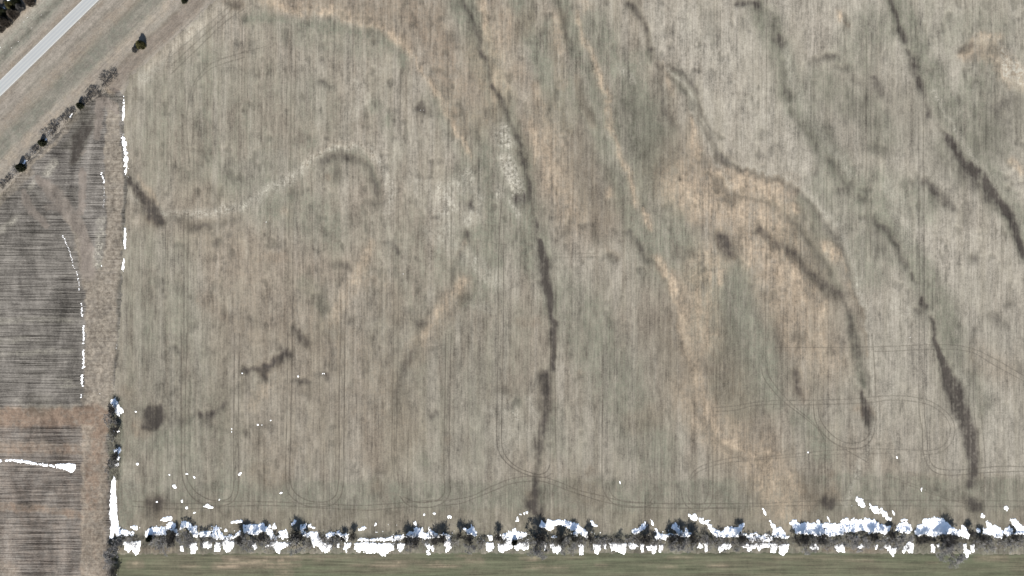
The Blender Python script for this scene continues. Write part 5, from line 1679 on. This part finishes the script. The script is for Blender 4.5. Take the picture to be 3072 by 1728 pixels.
# zone kind x y radius height: x, y the middle of the crown as photographed, radius in photograph pixels, height in metres
PLANTS = """
c bronze 8 64 17 6.5|round bronze cedar
c bronze 34 40 17 6|broad bronze cedar
c greyc 57 20 12 4.5|small ash grey cedar
c olive 26 12 13 6|green topped cedar
c bronze 83 0 15 6|bronze cedar cut by the top edge
c cedar 2 34 14 6|dark cedar cut by the left edge
c bronze -3 86 9 5|cedar half hidden by the left edge
c cedar 44 6 12 6|blackish cedar
c cedar -14 50 16 6|mostly hidden cedar
l cedar 551 1 9 3.5|dark cedar at the top
l olive 419 132 15 5|lone olive green cedar
l greyc 402 148 9 3|little grey cedar below the olive one
v scrub 314 242 19 3.4|wide feathery grey shrub
v scrub 276 276 18 3|dense dark bare shrub
v scrub 296 281 8 1.8|tiny dark bush
v scrub 266 292 14 2.5|low bare shrub
v cedar 237 316 11 4|slim dark cedar
v scrub 196 350 18 3.2|fuzzy grey shrub
v shrub 176 362 10 2.4|small fuzzy shrub
v scrub 157 386 17 4|upright dark shrub
v shrub 152 402 14 3|loose bare shrub
v pale 131 400 16 2.4|whitish bare bush
v cedar 123 428 12 4|rounded dark cedar
v scrub 108 446 12 3|thin grey bush
v shrub 98 458 13 3|wispy bare shrub
v cedar 58 502 14 5|black cedar with blue snow
v shrub 42 516 14 2.5|faint grey bush
v scrub 3 556 12 3|dark shrub at the left edge
v scrub 24 536 13 2.4|small dark bush
v scrub 82 476 11 2.2|small dark brush
v scrub 216 332 10 2.4|small brown bush
v scrub 252 304 11 2.2|low dark brush
v scrub 338 220 14 2.6|small feathery bush
h tree 324 1256 18 7|tall grey tree leaning over red soil
h dark 336 1228 12 6|dark bare shrub by the snow block
h shrub 336 1272 14 6|twiggy grey shrub
h dark 345 1290 13 5.5|dark shrub
h shrub 333 1313 12 4|pale thin shrub
h dark 344 1372 12 5.5|dark bare shrub beside broken snow
h shrub 340 1392 13 5|leafless grey shrub
h pale 322 1410 15 5|whitish shrub
h shrub 346 1632 16 6|twiggy corner tree
h tree 342 1652 17 5.5|spreading corner tree
h tree 330 1672 22 7|large feathery grey tree
h shrub 328 1694 18 5.5|grey shrub below the feathery tree
h dark 341 1716 14 5.5|black shrub at the bottom edge
g shrub 372 1614 16 3|low grey shrub
g shrub 398 1620 14 3|low grey shrub with thin twigs
g cedar 446 1618 11 4.5|dark cedar
g shrub 470 1624 22 5.5|wide grey shrub
g shrub 492 1626 22 6|full grey shrub
g dark 508 1622 18 7|tall dark shrub
g dark 520 1606 14 6|dark shrub set forward
g tree 552 1602 22 7.5|brown crowned bare tree
g shrub 565 1620 18 6|grey shrub
g shrub 594 1618 16 6.5|slender grey shrub
g shrub 620 1616 16 7|tall thin shrub
g shrub 636 1622 14 6|thin shrub
g shrub 664 1618 14 2.6|low brushy shrub
g shrub 694 1618 16 3|low tangled shrub
g dark 722 1620 18 8|tall dark bare tree
g tree 742 1624 22 8|broad bare tree
g shrub 766 1622 18 7.5|bare tree with long shadow
g dark 784 1612 14 7|dark upright shrub
g shrub 800 1624 16 4|grey shrub
g shrub 820 1618 17 4|rough grey shrub
g dark 880 1606 16 8|tall blackish tree
g tree 884 1630 26 8|largest western bare tree
g dark 900 1616 16 7.5|blackish tree beside the largest
g shrub 925 1622 14 4|low spreading shrub
g shrub 966 1612 17 2.4|sparse low shrub
g shrub 990 1624 17 4|grey twiggy shrub
g shrub 1010 1622 16 5.5|twiggy shrub
g dark 1030 1616 10 5.5|narrow dark shrub
g dark 1056 1608 13 6|dark isolated shrub
g shrub 1190 1622 14 4|little grey shrub
g dark 1222 1620 17 7|dark shrub
g dark 1245 1630 20 7|dense dark shrub
g shrub 1228 1628 17 6.5|striped grey shrub
g shrub 1282 1620 14 4|modest grey shrub
g dark 1306 1622 18 6|dark spreading shrub
g dark 1328 1616 14 7|tall narrow shrub
g shrub 1342 1620 14 4.5|short grey shrub
g shrub 1362 1622 12 3|sparse little shrub
g dark 1380 1606 12 6.5|dark isolated upright shrub
g dark 1406 1616 15 7|dark round shrub
g tree 1408 1634 16 7.5|tall tree hanging over grass
g shrub 1447 1624 14 3|low shrub
g dark 1494 1612 13 6|dark lone shrub
g shrub 1512 1622 15 4|grey shrub
g cedar 1543 1630 8 3.5|small black cedar
g shrub 1566 1622 14 3|low grey shrub
g tree 1610 1632 26 10|biggest middle tree
g dark 1622 1616 24 9.5|dark twin of the middle tree
g tree 1622 1648 24 8|feathery tree hanging far south
g shrub 1656 1624 15 4|grey shrub
g dark 1684 1622 17 6.5|dark shrub
g tree 1706 1626 24 8|wide bare tree
g dark 1722 1614 15 7.5|dark shrub by the blue snow
g shrub 1742 1624 15 5|grey shrub
g dark 1768 1614 14 7|dark shrub at the snow arch
g shrub 1780 1626 15 5|grey shrub
g shrub 1800 1624 15 2.4|very low shrub
g shrub 1822 1626 16 2.6|low tangled shrub
g shrub 1845 1622 14 2.4|low thin shrub
g shrub 1862 1620 10 5.5|thin lone stem shrub
g shrub 1884 1624 15 3|low shrub
g shrub 1912 1618 17 5.5|grey shrub
g dark 1936 1618 17 7|dark shrub
g shrub 1950 1626 17 5.5|full grey shrub
g shrub 1972 1622 15 5|grey shrub
g dark 2018 1618 18 7|dark shrub
g tree 2030 1628 22 8|feathery bare tree
g dark 2046 1618 20 8.5|tall dark tree
g tree 2062 1628 22 8.5|tall bare tree
g dark 2080 1618 18 7.5|dark tree at the thicket end
g shrub 2110 1612 15 4|grey shrub
g shrub 2124 1628 15 4|low grassy shrub
g shrub 2152 1620 17 5|grey shrub
g shrub 2174 1624 17 5|twiggy grey shrub
g tree 2206 1626 18 7.5|bare tree
g dark 2226 1614 17 8|tall dark tree
g shrub 2240 1628 15 5|grey shrub
g shrub 2262 1618 15 2.6|low speckled shrub
g shrub 2286 1622 15 2.6|low brushy shrub
g shrub 2316 1622 15 3.5|small grey shrub
g shrub 2344 1620 17 4|grey shrub
g dark 2394 1622 18 7.5|dark tree beside a smooth drift
g dark 2418 1618 17 8|tall dark tree
g tree 2424 1630 20 6|feathery grey tree
g shrub 2446 1624 17 6|grey shrub
g dark 2468 1618 17 6.5|dark shrub
g shrub 2484 1626 17 5.5|grey shrub
g shrub 2510 1622 17 5|grey shrub
g tree 2548 1614 22 6.5|round headed bare tree
g tree 2580 1616 22 6.5|domed bare tree
g shrub 2604 1624 16 5|low grey shrub
g dark 2624 1612 15 7|upright dark shrub
g tree 2642 1618 20 8|tall grey tree
g dark 2676 1604 11 6.5|narrow dark shrub between drifts
g shrub 2684 1622 20 6|dense grey shrub
g tree 2714 1618 22 6|broad grey tree
g dark 2762 1624 15 6|dark shrub
g dark 2784 1618 13 6|dark shrub near the domed drift
g tree 2840 1624 22 8.5|bare tree
g tree 2862 1650 36 10.5|biggest spreading tree
g dark 2852 1622 22 10|dark tall tree behind the biggest
g dark 2914 1600 12 6.5|dark shrub set forward
g shrub 2934 1622 16 4.5|grey shrub
g dark 2950 1616 14 5.5|dark shrub
g shrub 2970 1628 17 4.5|grey shrub
g shrub 3008 1622 16 4.5|grey shrub
g shrub 3040 1626 18 5|fuzzy grey shrub
g dark 3048 1612 14 5.5|dark shrub near the right edge
g shrub 3068 1622 18 5|grey shrub cut by the right edge
"""
PZ = {'c': ('in the far corner', 'west', 'east', 0, 'cedars in the corner beyond the road'),
      'l': ('beside the lane', 'west', 'east', 0, 'lone cedars on the verge'),
      'v': ('in the slanting fence row', 'southwest', 'northeast', 0, 'plants of the slanting fence row'),
      'h': ('on the west wheat edge', 'north', 'south', 1, 'shrubs along the west edge of the wheat'),
      'g': ('in the southern hedgerow', 'west', 'east', 0, 'trees and shrubs of the southern hedgerow')}
KIND = {'shrub': ('bare_shrub', 'shrub'), 'dark': ('bare_shrub', 'shrub'), 'scrub': ('bare_shrub', 'shrub'), 'tree': ('bare_tree', 'tree'), 'pale': ('bare_shrub', 'shrub'), 'olive': ('cedar_tree', 'cedar'), 'cedar': ('cedar_tree', 'cedar'), 'bronze': ('cedar_tree', 'cedar'), 'greyc': ('cedar_tree', 'cedar')}
pl = []
for ln in PLANTS.strip().splitlines():
    a, lab = ln.split('|')
    z, kind, x, y, r, h = a.split()
    pl.append((z, kind, float(x), float(y), float(r), float(h), lab))
rp = random.Random(5)
for z, (where, a, b, ax, grp) in PZ.items():
    mine = sorted([t for t in pl if t[0] == z], key=lambda t: t[2 + ax])
    for i, (_, kind, x, y, r, h, lab) in enumerate(mine):
        if z == 'g' and kind in ('shrub', 'tree'):
            y, r = y + 8, r * 1.16
        k = .62 * h / HC                                         # where the crown stands over the ground, seen from the camera's height
        bx, by = x + (CX - x) * k, y + (CY - y) * k
        wx, wy = W(bx, by)
        nm, cat = KIND[kind]
        root = obj(nm, None, loc=(wx, wy, 0.0))
        tag(root, '%s %s, %s' % (lab, where, place_word(i, len(mine), a, b)), cat, grp)
        root.rotation_euler = (0, 0, rp.random() * 6.28)
        rad = r * S * (1.0 if nm == 'cedar_tree' else 1.06)
        root.scale = (rad * rp.uniform(.92, 1.08), rad * rp.uniform(.92, 1.08), h)
        root.empty_display_size = .5
        t_me, c_me = rp.choice(PROTO[kind])
        cedar = nm == 'cedar_tree'
        obj('trunk', t_me, root)
        obj('foliage' if cedar else 'branches', c_me, root)

# ------------------------------------------------------------------ dead grass and bramble that fills the hedge bottoms
sg = []
rb = np.random.default_rng(21)


def brush(n, fx_, fy_, hmin, hmax, dens_seed, thr):
    X = np.array([fx_() for _ in range(n)])
    Y = np.array([fy_() for _ in range(n)])
    for x, y in zip(X, Y):
        if vnoise(26, 18, dens_seed, np.array([x]), np.array([y]))[0, 0] * .6 + vnoise(90, 90, dens_seed + 1, np.array([x]), np.array([y]))[0, 0] * .4 < thr:
            continue
        wx, wy = W(x, y)
        h = hmin + (hmax - hmin) * rb.random() ** 1.5
        a_ = rb.random() * 6.28
        for _ in range(2):
            a2 = a_ + rb.normal() * .8
            q = np.array([math.cos(a2) * .7 * h, math.sin(a2) * .7 * h, h])
            p0 = np.array([wx, wy, -.05])
            sg.append((p0, p0 + q, .05, .022))
            sg.append((p0 + q * .55, p0 + q * .55 + rb.normal(size=3) * .45 * h * np.array([1, 1, .4]) + np.array([0, 0, .25 * h]), .035, .018))


brush(5200, lambda: rb.uniform(335, 3110), lambda: rb.normal(1622, 8.5), .3, 1.7, 201, .40)
brush(3400, lambda: rb.uniform(335, 3110), lambda: rb.normal(1641, 6.5), .2, 1.0, 203, .42)
brush(500, lambda: rb.normal(346, 9), lambda: rb.uniform(1190, 1440), .3, 1.6, 205, .30)
brush(420, lambda: rb.normal(336, 10), lambda: rb.uniform(1615, 1740), .3, 1.6, 206, .25)
for (x0, y0), (x1, y1), n in (((0, 590), (130, 440), 160), ((130, 440), (262, 312), 220), ((262, 312), (350, 225), 160), ((300, 262), (372, 330), 200)):
    brush(n, lambda: 0, lambda: 0, .2, 1.2, 207, 2.0)
    for _ in range(n):
        t = rb.random()
        x, y = x0 + (x1 - x0) * t + rb.normal() * 8, y0 + (y1 - y0) * t + rb.normal() * 8
        wx, wy = W(x, y)
        h = .25 + 1.0 * rb.random() ** 2
        p0 = np.array([wx, wy, -.05])
        q = np.array([rb.normal() * .5 * h, rb.normal() * .5 * h, h])
        sg.append((p0, p0 + q, .05, .02))
        sg.append((p0 + q * .5, p0 + q * .5 + rb.normal(size=3) * .4 * h + np.array([0, 0, .3 * h]), .035, .018))
tag(obj('undergrowth', segs_mesh('undergrowth', sg, M_BRUSH, 3)), 'tangle of dead grass and brush along the hedge bottoms', 'undergrowth', kind='stuff')
